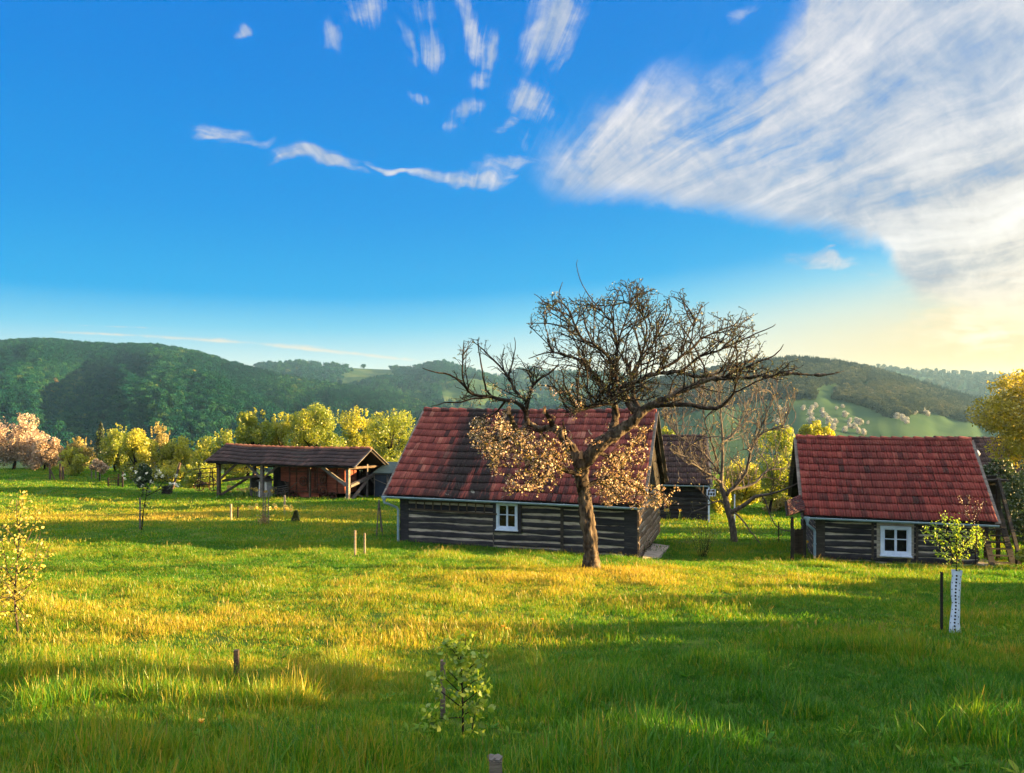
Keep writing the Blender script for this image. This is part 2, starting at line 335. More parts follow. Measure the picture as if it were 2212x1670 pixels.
# ------------------------------------------------------------------ ground sheet
def sheet_axis(a, b, fine, near, far):
    v = [0.0]; s = fine
    while v[-1] < far:
        if v[-1] > near: s *= 1.13
        v.append(v[-1]+s)
    w = [0.0]; s = fine
    while w[-1] < -a:
        if w[-1] > b: s *= 1.25
        w.append(w[-1]+s)
    return np.array([-q for q in w[:0:-1]] + v)
gx = sheet_axis(-4600, 46, .5, 46, 4600); gy = sheet_axis(-300, 12, .5, 92, 3900)
gx = np.clip(gx, -5000, 5000); gy = np.clip(gy, -700, 4300)
XX, YY = np.meshgrid(gx, gy); ZZ = tz(XX.ravel(), YY.ravel())
nx, ny = len(gx), len(gy)
idx = np.arange(nx*ny).reshape(ny, nx)
fc = np.stack([idx[:-1, :-1], idx[:-1, 1:], idx[1:, 1:], idx[1:, :-1]], -1).reshape(-1, 4)
M_ground = mat_noise('turf_soil', [(.3, (.030, .065, .012)), (.5, (.05, .10, .018)), (.68, (.085, .105, .025)), (.8, (.11, .095, .035))], scale=.7, detail=8, bump=.6, bscale=9, spec=0)
ground = np_mesh('ground', np.stack([XX.ravel(), YY.ravel(), ZZ], -1), fc, M_ground, smooth=True)
tag(ground, 'sloping green meadow ground under the grass', 'ground', kind='structure')

# ------------------------------------------------------------------ instancing of uncountable growth
PROTO = bpy.data.collections.new('sprigs')                     # holds the sprigs; not part of the scene
def scatter(name, pts, rot, scl, tint, pick, protos, label, cat):
    coll = bpy.data.collections.new(name+'_sprigs')
    for p in protos: coll.objects.link(p)
    n = len(pts); me = bpy.data.meshes.new(name); me.vertices.add(n); me.vertices.foreach_set('co', np.asarray(pts, np.float32).ravel())
    def at(nm, ty, arr):
        a = me.attributes.new(nm, ty, 'POINT'); a.data.foreach_set('vector' if ty == 'FLOAT_VECTOR' else 'value', np.asarray(arr).ravel())
    at('rot', 'FLOAT_VECTOR', np.asarray(rot, np.float32)); at('scl', 'FLOAT_VECTOR', np.asarray(scl, np.float32)); at('tint', 'FLOAT', np.asarray(tint, np.float32)); at('pick', 'INT', np.asarray(pick, np.int32))
    o = bpy.data.objects.new(name, me); COL.objects.link(o)
    ng = bpy.data.node_groups.new(name, 'GeometryNodeTree')
    ng.interface.new_socket('Geometry', in_out='INPUT', socket_type='NodeSocketGeometry'); ng.interface.new_socket('Geometry', in_out='OUTPUT', socket_type='NodeSocketGeometry')
    gi = ng.nodes.new('NodeGroupInput'); go = ng.nodes.new('NodeGroupOutput'); ip = ng.nodes.new('GeometryNodeInstanceOnPoints')
    ci = ng.nodes.new('GeometryNodeCollectionInfo'); ci.inputs['Collection'].default_value = coll; ci.inputs['Separate Children'].default_value = True; ci.inputs['Reset Children'].default_value = True
    def na(nm, ty):
        a = ng.nodes.new('GeometryNodeInputNamedAttribute'); a.data_type = ty; a.inputs['Name'].default_value = nm
        return a.outputs['Attribute']
    e = ng.nodes.new('FunctionNodeEulerToRotation'); ng.links.new(na('rot', 'FLOAT_VECTOR'), e.inputs[0])
    ip.inputs['Pick Instance'].default_value = True
    ng.links.new(gi.outputs[0], ip.inputs['Points']); ng.links.new(ci.outputs[0], ip.inputs['Instance']); ng.links.new(na('pick', 'INT'), ip.inputs['Instance Index'])
    ng.links.new(e.outputs[0], ip.inputs['Rotation']); ng.links.new(na('scl', 'FLOAT_VECTOR'), ip.inputs['Scale']); ng.links.new(ip.outputs[0], go.inputs[0])
    md = o.modifiers.new('scatter', 'NODES'); md.node_group = ng
    return tag(o, label, cat, kind='stuff')

# ------------------------------------------------------------------ grass
M_blade = mat_leaf('grass_blade', [(0.0, (.022, .12, .008)), (.35, (.065, .22, .011)), (.55, (.17, .28, .014)), (.72, (.31, .29, .022)), (1.0, (.48, .36, .06))], trans=.5, inst=True, wscale=.22, wamp=.28, gloss=.02, rough=.4)
M_seed = mat_leaf('seed_head', [(0.0, (.14, .15, .03)), (.6, (.26, .20, .05)), (1.0, (.36, .24, .08))], trans=.35, inst=True, gloss=.02)
def clump(name, nb, rad, h0, h1, w, lean, seeds, rs):
    rng = np.random.default_rng(rs)
    a = rng.uniform(0, 2*np.pi, nb); r = rad*np.sqrt(rng.uniform(0, 1, nb))
    base = np.stack([r*np.cos(a), r*np.sin(a), np.full(nb, -.03)], -1)
    h = rng.uniform(h0, h1, nb)*(1-.35*(r/rad)**2); yaw = rng.uniform(0, 2*np.pi, nb)
    dirv = np.stack([np.cos(yaw), np.sin(yaw)], -1)
    bend = rng.uniform(.1, 1.0, nb)**1.5*lean*h; side = np.stack([-np.sin(yaw), np.cos(yaw)], -1)
    tw = rng.uniform(-.9, .9, nb); sd = side*np.cos(tw)[:, None] + dirv*np.sin(tw)[:, None]
    V = []; Fq = []
    ts = [0, .4, .75, 1.0]; ws = [.8, 1.0, .62, .08]
    for t, wk in zip(ts, ws):
        c = base + np.concatenate([dirv*(bend*t**2)[:, None], (h*(t-.22*t*t*(bend/h)))[:, None]], -1)
        o = np.concatenate([sd*(w*wk*.5), np.zeros((nb, 1))], -1)
        V += [c-o, c+o]
    V = np.stack(V, 1)                                              # nb,8,3
    fq = np.array([[0, 1, 3, 2], [2, 3, 5, 4], [4, 5, 7, 6]])
    Fq = (np.arange(nb)[:, None, None]*8 + fq[None]).reshape(-1, 4)
    V = V.reshape(-1, 3); mi = np.zeros(len(Fq), int)
    if seeds:
        n0 = len(V); sv = []; sf = []; sm = []
        for k in range(seeds):
            aa = rng.uniform(0, 6.28); rr = rad*math.sqrt(rng.uniform()); x, y = rr*math.cos(aa), rr*math.sin(aa); hh = h1*rng.uniform(.9, 1.25)
            lx, ly = rng.normal(0, .12, 2)*hh; q = rng.uniform(0, 3.1); cx_, cy_ = math.cos(q), math.sin(q)
            for (z0, z1, w0, w1, m) in ((0, .8, .3, .25, 0), (.74, 1.0, .85, .2, 1)):
                b = n0+len(sv)
                for z, ww in ((z0, w0), (z1, w1)):
                    for s_ in (-1, 1): sv.append((x+lx*z*z+s_*ww*w*.5*cx_, y+ly*z*z+s_*ww*w*.5*cy_, hh*z))
                sf.append((b, b+1, b+3, b+2)); sm.append(m)
        V = np.concatenate([V, np.array(sv)]); Fq = np.concatenate([Fq, np.array(sf)]); mi = np.concatenate([mi, np.array(sm)])
    o = np_mesh(name, V, Fq, [M_blade, M_seed], midx=mi, link=False)
    bt = np.zeros(len(V), np.float32); bt[:nb*8] = np.repeat(rng.normal(0, .19, nb), 8)
    o.data.attributes.new('blade', 'FLOAT', 'POINT').data.foreach_set('value', bt); return o
near_p = [clump('grass_a%d' % i, 76, .13, .05, .135, .0050, .9, 0 if i else 1, 10+i) for i in range(4)] + [clump('grass_b%d' % i, 50, .13, .12, .28, .0060, .9, i, 20+i) for i in range(2)]
mid_p = [clump('grass_c%d' % i, 76, .22, .05, .115, .0075, .9, i % 2, 30+i) for i in range(5)] + [clump('grass_d0', 60, .20, .08, .165, .008, .9, 2, 44)]
far_p = [clump('grass_e%d' % i, 64, .55, .06, .14, .018, .6, 0, 50+i) for i in range(4)]
def weed(name, rs, size):
    """rosette of broad leaves with a couple of dead stalks"""
    rng = np.random.default_rng(rs); V = []; Fq = []; mi = []
    for k in range(9):
        a = k*2.4+rng.normal(0, .3); l = size*rng.uniform(.6, 1.1); w = l*.26; ca, sa = math.cos(a), math.sin(a); h = rng.uniform(.3, .9); b = len(V)
        for t, ww in ((.05, .3), (.4, 1), (.75, .8), (1, .1)):
            z = .02+h*l*(t-.55*t*t); V += [(ca*l*t-sa*w*ww*.5, sa*l*t+ca*w*ww*.5, z), (ca*l*t+sa*w*ww*.5, sa*l*t-ca*w*ww*.5, z)]
        for j in range(3): Fq.append((b+2*j, b+2*j+1, b+2*j+3, b+2*j+2)); mi.append(0)
    for k in range(2):
        x, y = rng.normal(0, .3, 2)*size; lx, ly = rng.normal(0, .4, 2)*size; H = size*rng.uniform(.7, 1.2); b = len(V); q = rng.uniform(0, 3); V += [(x-.0018*math.cos(q), y-.0018*math.sin(q), 0), (x+.0018*math.cos(q), y+.0018*math.sin(q), 0), (x+lx+.0018*math.cos(q), y+ly+.0018*math.sin(q), H), (x+lx-.0018*math.cos(q), y+ly-.0018*math.sin(q), H)]; Fq.append((b, b+1, b+2, b+3)); mi.append(1)
    return np_mesh(name, np.array(V), np.array(Fq), [M_blade, M_seed], midx=mi, link=False)
weed_p = [weed('weed%d' % i, 90+i, .11+.03*i) for i in range(3)]
def wedge(n, d0, d1, pad, rng):
    d = np.sqrt(rng.uniform(d0**2, d1**2, n)); u = rng.uniform(-1, 1, n)*(.655*d + pad)
    return u, d
KEEP = []                                                       # footprints without grass: (x, y, rz, a0, a1, b0, b1)
def clear_of(x, y):
    ok = np.ones(len(x), bool)
    for (ox, oy, rz, a0, a1, b0, b1) in KEEP:
        c, s = math.cos(rz), math.sin(rz); la = (x-ox)*c + (y-oy)*s; lb = -(x-ox)*s + (y-oy)*c
        ok &= ~((la > a0) & (la < a1) & (lb > b0) & (lb < b1))
    return ok
def fbm(x, y, s, seed=0):
    r = np.zeros(len(x)); rng = np.random.default_rng(seed)
    for o in range(5):
        k = s*1.9**o
        for j in range(3):
            th = rng.uniform(0, 6.28); ph = rng.uniform(0, 6.28)
            r += np.sin((x*math.cos(th)+y*math.sin(th))*k + ph + 1.3*np.sin((x*math.sin(th)-y*math.cos(th))*k*.8+ph*2))*.55**o/3
    return r
def grow_grass():
    rng = np.random.default_rng(5)
    for nm, n, d0, d1, pad, protos, s0, lab in (('meadow_grass', 8600, 3.2, 9.2, 1.2, near_p, 1.0, 'long fresh green meadow grass in the foreground'),
                                       ('meadow_grass', 25000, 8.6, 27, 2.0, mid_p, 1.0, 'sunlit and shaded meadow grass with brown seed heads around the old tree'),
                                       ('meadow_grass', 26000, 26, 76, 5, far_p, 1.0, 'short meadow grass around and beyond the wooden houses')):
        x, y = wedge(n, d0, d1, pad, rng)
        ok = clear_of(x, y); x, y = x[ok], y[ok]; n = len(x)
        z = tz(x, y); t = fbm(x, y, .55, 3); t2 = fbm(x, y, 1.7, 9)
        tuft = np.clip(.5+.5*t2, 0, 1)
        s = s0*(.68+.5*tuft)*rng.uniform(.8, 1.2, n)
        sc = np.stack([s, s, s*rng.uniform(.8, 1.25, n)*(1+.25*t)], -1)
        rot = np.stack([rng.normal(0, .12, n), rng.normal(-.10, .12, n), rng.uniform(0, 6.28, n)], -1)
        px = CX + x/y*F
        ochre = np.exp(-((px-560)/620)**2)*np.exp(-((y-10.5)/5.5)**2)*.38 + np.exp(-((px-1350)/420)**2)*np.exp(-((y-17)/3.5)**2)*.36 + np.exp(-((y-37)/7)**2)*np.exp(-((px-300)/500)**2)*.42 + np.exp(-((y-37)/4)**2)*.12  # ochre where the low sun strikes the lawn: sunlight put into the blade colour
        tint = .33 + .12*t + .13*t2 + ochre + rng.normal(0, .10, n)
        k = len(protos); pick = rng.integers(0, k, n)
        if k == 6:                                               # tall tufts gather in patches
            big = (t2 > .25) & (rng.uniform(size=n) < .7); pick = np.where(big, rng.integers(4, 6, n) if protos is near_p else 5, np.minimum(pick, 3 if protos is near_p else 4))
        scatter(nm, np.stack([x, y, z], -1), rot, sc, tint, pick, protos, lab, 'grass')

def grow_weeds():
    rng = np.random.default_rng(17); x, y = wedge(1800, 3.6, 20, 1, rng); keep = fbm(x, y, .9, 21) > -.05; x, y = x[keep], y[keep]; n = len(x)
    scatter('meadow_weeds', np.stack([x, y, tz(x, y)], -1), np.stack([rng.normal(0, .1, n), rng.normal(0, .1, n), rng.uniform(0, 6.28, n)], -1), np.repeat(rng.uniform(.35, .8, n)[:, None], 3, 1), rng.uniform(.15, .6, n), rng.integers(0, 3, n), weed_p, 'broad-leaved weeds among the meadow grass', 'weeds')
# ------------------------------------------------------------------ hills
def mat_hill(name, stops, scale):
    m, nt, out = newmat(name); g = nt.nodes.new('ShaderNodeNewGeometry').outputs['Position']
    f = noise(nt, g, scale, 8, .6); c = ramp(nt, f, stops)
    b = N(nt, 'ShaderNodeBsdfDiffuse'); nt.links.new(c, b.inputs[0]); nt.links.new(b.outputs[0], out.inputs[0]); return m
class Hill:
    def __init__(s, rows, dr, db, zb, amp, seed, shape=.9):
        s.u = np.array([a for a, b in rows], float); s.r = np.array([b for a, b in rows], float); s.dr = dr; s.db = db; s.zb = zb; s.amp = amp; s.seed = seed; s.shape = shape
    def pt(s, u, t):
        """u: survey column, t: 0 foot .. 1 crest .. >1 behind it"""
        u = np.asarray(u, float); t = np.asarray(t, float)
        row = np.interp(u, s.u, s.r); zr = (HY-row)/F*s.dr
        tf = np.clip(t, 0, 1); d = s.db + (s.dr-s.db)*tf
        z = s.zb + (zr-s.zb)*tf**s.shape
        q = fbm(u/60.0 - tf*2.2, tf*3.0, .55, s.seed) + .5*fbm(u/22.0, tf*14, .6, s.seed+1)
        z = z + s.amp*q*np.sin(np.pi*np.clip(tf, 0, 1))**1.5
        tb = np.clip(t-1, 0, 9); d = d + tb*s.dr*.35; z = z - tb*(zr-s.zb)*.9
        return (u-CX)/F*d, d, z
    def build(s, mat, label, nu=150, ntt=60):
        us = np.linspace(s.u[0], s.u[-1], nu); ts = np.concatenate([np.linspace(0, 1, ntt), [1.1, 1.3, 1.7, 2.2]])
        U, T = np.meshgrid(us, ts); x, y, z = s.pt(U.ravel(), T.ravel()); z[:nu] -= 60
        i = np.arange(nu*len(ts)).reshape(len(ts), nu); f = np.stack([i[:-1, :-1], i[:-1, 1:], i[1:, 1:], i[1:, :-1]], -1).reshape(-1, 4)
        o = np_mesh('hill', np.stack([x, y, z], -1), f, mat, smooth=True); return tag(o, label, 'hill', kind='structure')
M_hillgreen = mat_hill('hill_meadow', [(.3, (.024, .052, .028)), (.5, (.034, .066, .034)), (.7, (.045, .078, .04))], .012)
M_hilldark = mat_hill('hill_forest_floor', [(.3, (.018, .04, .02)), (.55, (.03, .06, .025)), (.7, (.05, .08, .03))], .02)
M_hillfar = mat_hill('far_hill_growth', [(.3, (.018, .04, .022)), (.5, (.035, .07, .03)), (.62, (.07, .10, .04)), (.75, (.04, .06, .03))], .008)
HA = Hill([(-500, 742), (-200, 742), (-60, 742), (0, 744), (80, 739), (120, 741), (170, 746), (240, 750), (330, 751), (380, 757), (440, 771), (500, 789), (560, 805), (640, 823), (720, 835), (800, 847), (880, 862), (960, 884), (1040, 908), (1120, 940)], 1500, 420, -70, 17, 11)
HB = Hill([(380, 850), (450, 830), (520, 800), (560, 791), (620, 788), (650, 786), (700, 792), (800, 797), (880, 800), (915, 794), (940, 788), (958, 787), (990, 796), (1050, 814), (1150, 842), (1250, 870)], 2600, 1300, -60, 22, 23)
HC = Hill([(820, 850), (950, 832), (1050, 817), (1105, 807), (1118, 800), (1150, 799), (1165, 806), (1205, 805), (1300, 808), (1400, 814), (1500, 822), (1640, 840), (1800, 860)], 3400, 1900, -60, 25, 31)
HD = Hill([(1060, 945), (1130, 922), (1200, 895), (1300, 856), (1380, 836), (1430, 823), (1500, 810), (1560, 798), (1620, 786), (1680, 779), (1720, 777), (1800, 784), (1880, 799), (1960, 822), (2050, 849), (2150, 876), (2300, 908), (2500, 950)], 1300, 330, -52, 6, 47, 1.0)
HE = Hill([(1650, 840), (1800, 806), (1900, 795), (2000, 803), (2100, 810), (2212, 814), (2400, 818), (2700, 830), (3000, 840)], 2700, 1250, -60, 18, 53)
HA.build(M_hilldark, 'long wooded hill on the left with a slope falling to the right'); HB.build(M_hillfar, 'distant wooded hill behind the left slope')
HC.build(M_hillfar, 'farthest blue ridge at the head of the valley'); HD.build(M_hillgreen, 'hazy right hill with a green field and woods'); HE.build(M_hillfar, 'far flat ridge on the right under the yellow sky')
# ------------------------------------------------------------------ woods on the hills
M_broad = mat_leaf('wood_broadleaf', [(0, (.003, .026, .024)), (.4, (.006, .046, .034)), (.7, (.020, .078, .036)), (.9, (.06, .10, .035)), (1, (.14, .11, .05))], trans=.2, inst=True, gloss=0)
M_fir = mat_leaf('wood_conifer', [(0, (.003, .018, .018)), (.6, (.006, .032, .027)), (1, (.015, .055, .034))], trans=.1, inst=True, gloss=0)
def leafquads(c, size, rng, flat=0.0, aspect=.62):
    """leaf faces: kite shapes round the points c"""
    n = len(c); size = np.broadcast_to(size, (n,))
    a = rng.normal(size=(n, 3)); a[:, 2] *= (1-flat); a /= np.linalg.norm(a, axis=1, keepdims=True)+1e-9
    b = rng.normal(size=(n, 3)); b -= (b*a).sum(1, keepdims=True)*a; b /= np.linalg.norm(b, axis=1, keepdims=True)+1e-9
    s = size[:, None]
    V = np.stack([c - a*s*.5, c + b*s*.5*aspect - a*s*.05, c + a*s*.5, c - b*s*.5*aspect - a*s*.05], 1).reshape(-1, 3)
    return V, (np.arange(n)[:, None]*4 + np.arange(4)[None])
def far_broad(name, rs):
    rng = np.random.default_rng(rs); k = 9
    cc = rng.normal(size=(k, 3)); cc /= np.linalg.norm(cc, axis=1, keepdims=True); cc = cc*np.array([.27, .27, .26]) + np.array([0, 0, .58]); rr = rng.uniform(.16, .26, k)
    n = 300; w = rng.integers(0, k, n); q = rng.normal(size=(n, 3)); q /= np.linalg.norm(q, axis=1, keepdims=True); c = cc[w] + q*rr[w][:, None]*rng.uniform(.8, 1.05, (n, 1))
    V, Fq = leafquads(c, .15, rng, aspect=.9)
    return np_mesh(name, V, Fq, M_broad, link=False)
def far_fir(name, rs):
    rng = np.random.default_rng(rs); n = 260; t = rng.uniform(0, 1, n)**.8; a = rng.uniform(0, 6.28, n); r = (1-t)*.19*rng.uniform(.55, 1.1, n)
    c = np.stack([r*np.cos(a), r*np.sin(a), .06+t*.94], -1); V, Fq = leafquads(c, .13*(1.1-t), rng, flat=.3, aspect=.7)
    return np_mesh(name, V, Fq, M_fir, link=False)
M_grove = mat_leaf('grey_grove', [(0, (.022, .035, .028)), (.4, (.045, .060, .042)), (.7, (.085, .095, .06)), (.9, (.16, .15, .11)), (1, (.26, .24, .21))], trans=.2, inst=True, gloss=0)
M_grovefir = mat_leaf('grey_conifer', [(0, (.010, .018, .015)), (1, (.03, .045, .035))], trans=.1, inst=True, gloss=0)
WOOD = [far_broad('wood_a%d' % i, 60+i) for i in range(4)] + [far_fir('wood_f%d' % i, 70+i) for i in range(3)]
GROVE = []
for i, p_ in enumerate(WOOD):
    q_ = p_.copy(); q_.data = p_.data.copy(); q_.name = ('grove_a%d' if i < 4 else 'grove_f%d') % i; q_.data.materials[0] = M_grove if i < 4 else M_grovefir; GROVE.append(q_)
def wood(h, n, u0, u1, t0, t1, label, mask, hmin, hmax, fir, seed, protos=None):
    rng = np.random.default_rng(seed); u = rng.uniform(u0, u1, n); t = t0 + (t1-t0)*rng.uniform(0, 1, n)**.8
    x, y, z = h.pt(u, t); px = u; row = HY - z/y*F
    ok = mask(px, row, t); u, t, x, y, z, px, row = [q[ok] for q in (u, t, x, y, z, px, row)]; n = len(u)
    cl = fbm(u/40, t*9, .8, seed+2); ff = fir(px, row, t) + .16*cl
    isf = rng.uniform(-.45, .45, n) < ff - .5
    pick = np.where(isf, rng.integers(4, 7, n), rng.integers(0, 4, n))
    s = rng.uniform(hmin, hmax, n)*np.where(isf, 1.15, 1.0)
    tint = np.clip(.38 + .26*fbm(u/30-t*5, t*9, .8, seed+5) + rng.normal(0, .14, n), 0, 1)
    scl = np.stack([s*np.where(isf, 1, rng.uniform(.8, 1.15, n)), s, s], -1)
    scatter('woodland', np.stack([x, y, z-.4], -1), np.stack([np.zeros(n), np.zeros(n), rng.uniform(0, 6.28, n)], -1), scl, tint, pick, protos or WOOD, label, 'woodland')
lin = lambda px, pts: np.interp(px, [a for a, b in pts], [b for a, b in pts])
def gap(seed, s, thr): return lambda px, row, t: fbm(px/s, t*10, .8, seed) < thr
wood(HA, 34000, -160, 1080, .12, 1.01, 'dense blue-green woods covering the left hill', lambda p, r, t: (fbm(p/55, t*8, .8, 81) < 1.15) | (t > .97) | (t < .3), 5.5, 11, lambda p, r, t: .40 + .3*np.clip((p-300)/500, 0, 1) - .25*(t < .25), 91)
wood(HA, 150, 20, 172, .965, 1.0, 'tall firs and broadleaf trees standing along the left hill crest', lambda p, r, t: p > 0, 7, 11, lambda p, r, t: .5+0*p, 191)
wood(HA, 45, 285, 345, .97, 1.0, 'small group of tall trees on the crest right of the hilltop', lambda p, r, t: p > 0, 6, 10, lambda p, r, t: .4+0*p, 192)
wood(HB, 6000, 420, 1230, .2, 1.01, 'scattered woods on the distant middle hill', gap(82, 40, .35), 10, 19, lambda p, r, t: .35+0*p, 92)
wood(HC, 5000, 850, 1760, .3, 1.0, 'woods on the farthest valley ridge', gap(83, 40, .4), 10, 20, lambda p, r, t: .35+0*p, 93)
FIELD = [(1100, 960), (1430, 905), (1560, 880), (1650, 868), (1733, 866), (1820, 870), (1885, 889), (1911, 908), (1960, 906), (1970, 899), (2014, 897), (2058, 909), (2128, 925), (2300, 975)]
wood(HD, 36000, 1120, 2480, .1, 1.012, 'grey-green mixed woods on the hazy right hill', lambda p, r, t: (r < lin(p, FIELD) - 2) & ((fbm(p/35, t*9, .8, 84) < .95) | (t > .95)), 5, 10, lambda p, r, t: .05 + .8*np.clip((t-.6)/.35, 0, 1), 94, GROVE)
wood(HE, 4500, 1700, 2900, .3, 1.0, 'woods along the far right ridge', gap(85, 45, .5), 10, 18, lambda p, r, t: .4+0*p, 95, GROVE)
# ------------------------------------------------------------------ wood, bark, leaves
M_bark = mat_noise('old_bark', [(.32, (.012, .009, .007)), (.46, (.045, .036, .028)), (.6, (.12, .095, .07)), (.74, (.24, .20, .15))], scale=8, detail=8, stretch=(1, 1, .28), rough=.95, bump=1.0, bscale=22, spec=.1)
M_limb = mat_noise('lichened_limb_bark', [(.32, (.010, .008, .006)), (.5, (.03, .024, .019)), (.66, (.075, .06, .047)), (.78, (.15, .13, .10))], scale=10, detail=8, stretch=(1, 1, .5), rough=.95, bump=1.0, bscale=24, spec=.1)
M_twig = mat_noise('dark_twig_bark', [(.3, (.007, .006, .005)), (.7, (.022, .018, .014))], scale=12, rough=.9, bump=.2, spec=.15)
M_walnut = mat_noise('pale_smooth_bark', [(.3, (.04, .036, .03)), (.55, (.105, .092, .078)), (.75, (.19, .17, .145))], scale=14, stretch=(1, 1, .4), rough=.85, bump=.3, spec=.2)
M_wound = mat_noise('bare_broken_wood', [(.3, (.16, .09, .045)), (.7, (.42, .26, .14))], scale=30, stretch=(1, 1, .1), rough=.8, bump=.4)
M_bud = mat_leaf('young_leaf_tuft', [(0, (.015, .022, .005)), (.5, (.035, .048, .010)), (1, (.10, .11, .02))], trans=.35, wscale=None)
M_blossom = mat_leaf('apple_blossom', [(0, (.08, .09, .015)), (.35, (.24, .19, .03)), (.45, (.40, .24, .10)), (.75, (.56, .40, .24)), (1, (.80, .68, .56))], trans=.35, twarm=(1.05, .95, .85))
M_lime = mat_leaf('spring_leaf', [(0, (.08, .13, .012)), (.4, (.20, .28, .018)), (.75, (.36, .40, .028)), (1, (.50, .46, .05))], trans=.58)
M_gold = mat_leaf('golden_spring_leaf', [(0, (.14, .19, .015)), (.4, (.31, .35, .025)), (.75, (.48, .48, .035)), (1, (.62, .55, .07))], trans=.58)
M_pinkb = mat_leaf('pink_blossom', [(0, (.14, .12, .05)), (.25, (.32, .24, .15)), (.7, (.52, .40, .29)), (1, (.70, .60, .48))], trans=.35, twarm=(1.05, .95, .85))
M_amber = mat_leaf('amber_leaf', [(0, (.13, .13, .012)), (.4, (.32, .29, .02)), (.75, (.50, .42, .03)), (1, (.62, .50, .06))], trans=.5)
M_tan = mat_leaf('tan_catkin_leaf', [(0, (.12, .11, .03)), (.5, (.28, .24, .06)), (1, (.44, .36, .10))], trans=.35)
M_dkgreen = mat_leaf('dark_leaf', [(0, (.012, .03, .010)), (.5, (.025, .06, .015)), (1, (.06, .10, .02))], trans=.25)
M_needle = mat_leaf('dark_needle', [(0, (.006, .018, .010)), (.6, (.014, .036, .016)), (1, (.03, .06, .022))], trans=.1)
M_fresh = mat_leaf('fresh_green_leaf', [(0, (.09, .19, .015)), (.5, (.22, .36, .025)), (1, (.42, .50, .05))], trans=.5)
M_yleaf = mat_leaf('yellow_birch_leaf', [(0, (.16, .17, .02)), (.5, (.34, .31, .04)), (1, (.52, .42, .08))], trans=.45)
M_whiteb = mat_leaf('white_blossom', [(0, (.55, .55, .45)), (1, (.85, .84, .78))], trans=.3)
M_greyw = mat_leaf('far_white_blossom', [(0, (.13, .15, .14)), (.5, (.30, .32, .34)), (1, (.50, .52, .56))], trans=.2)
M_dry = mat_leaf('dry_leaf', [(0, (.20, .13, .06)), (1, (.42, .28, .14))], trans=.3)

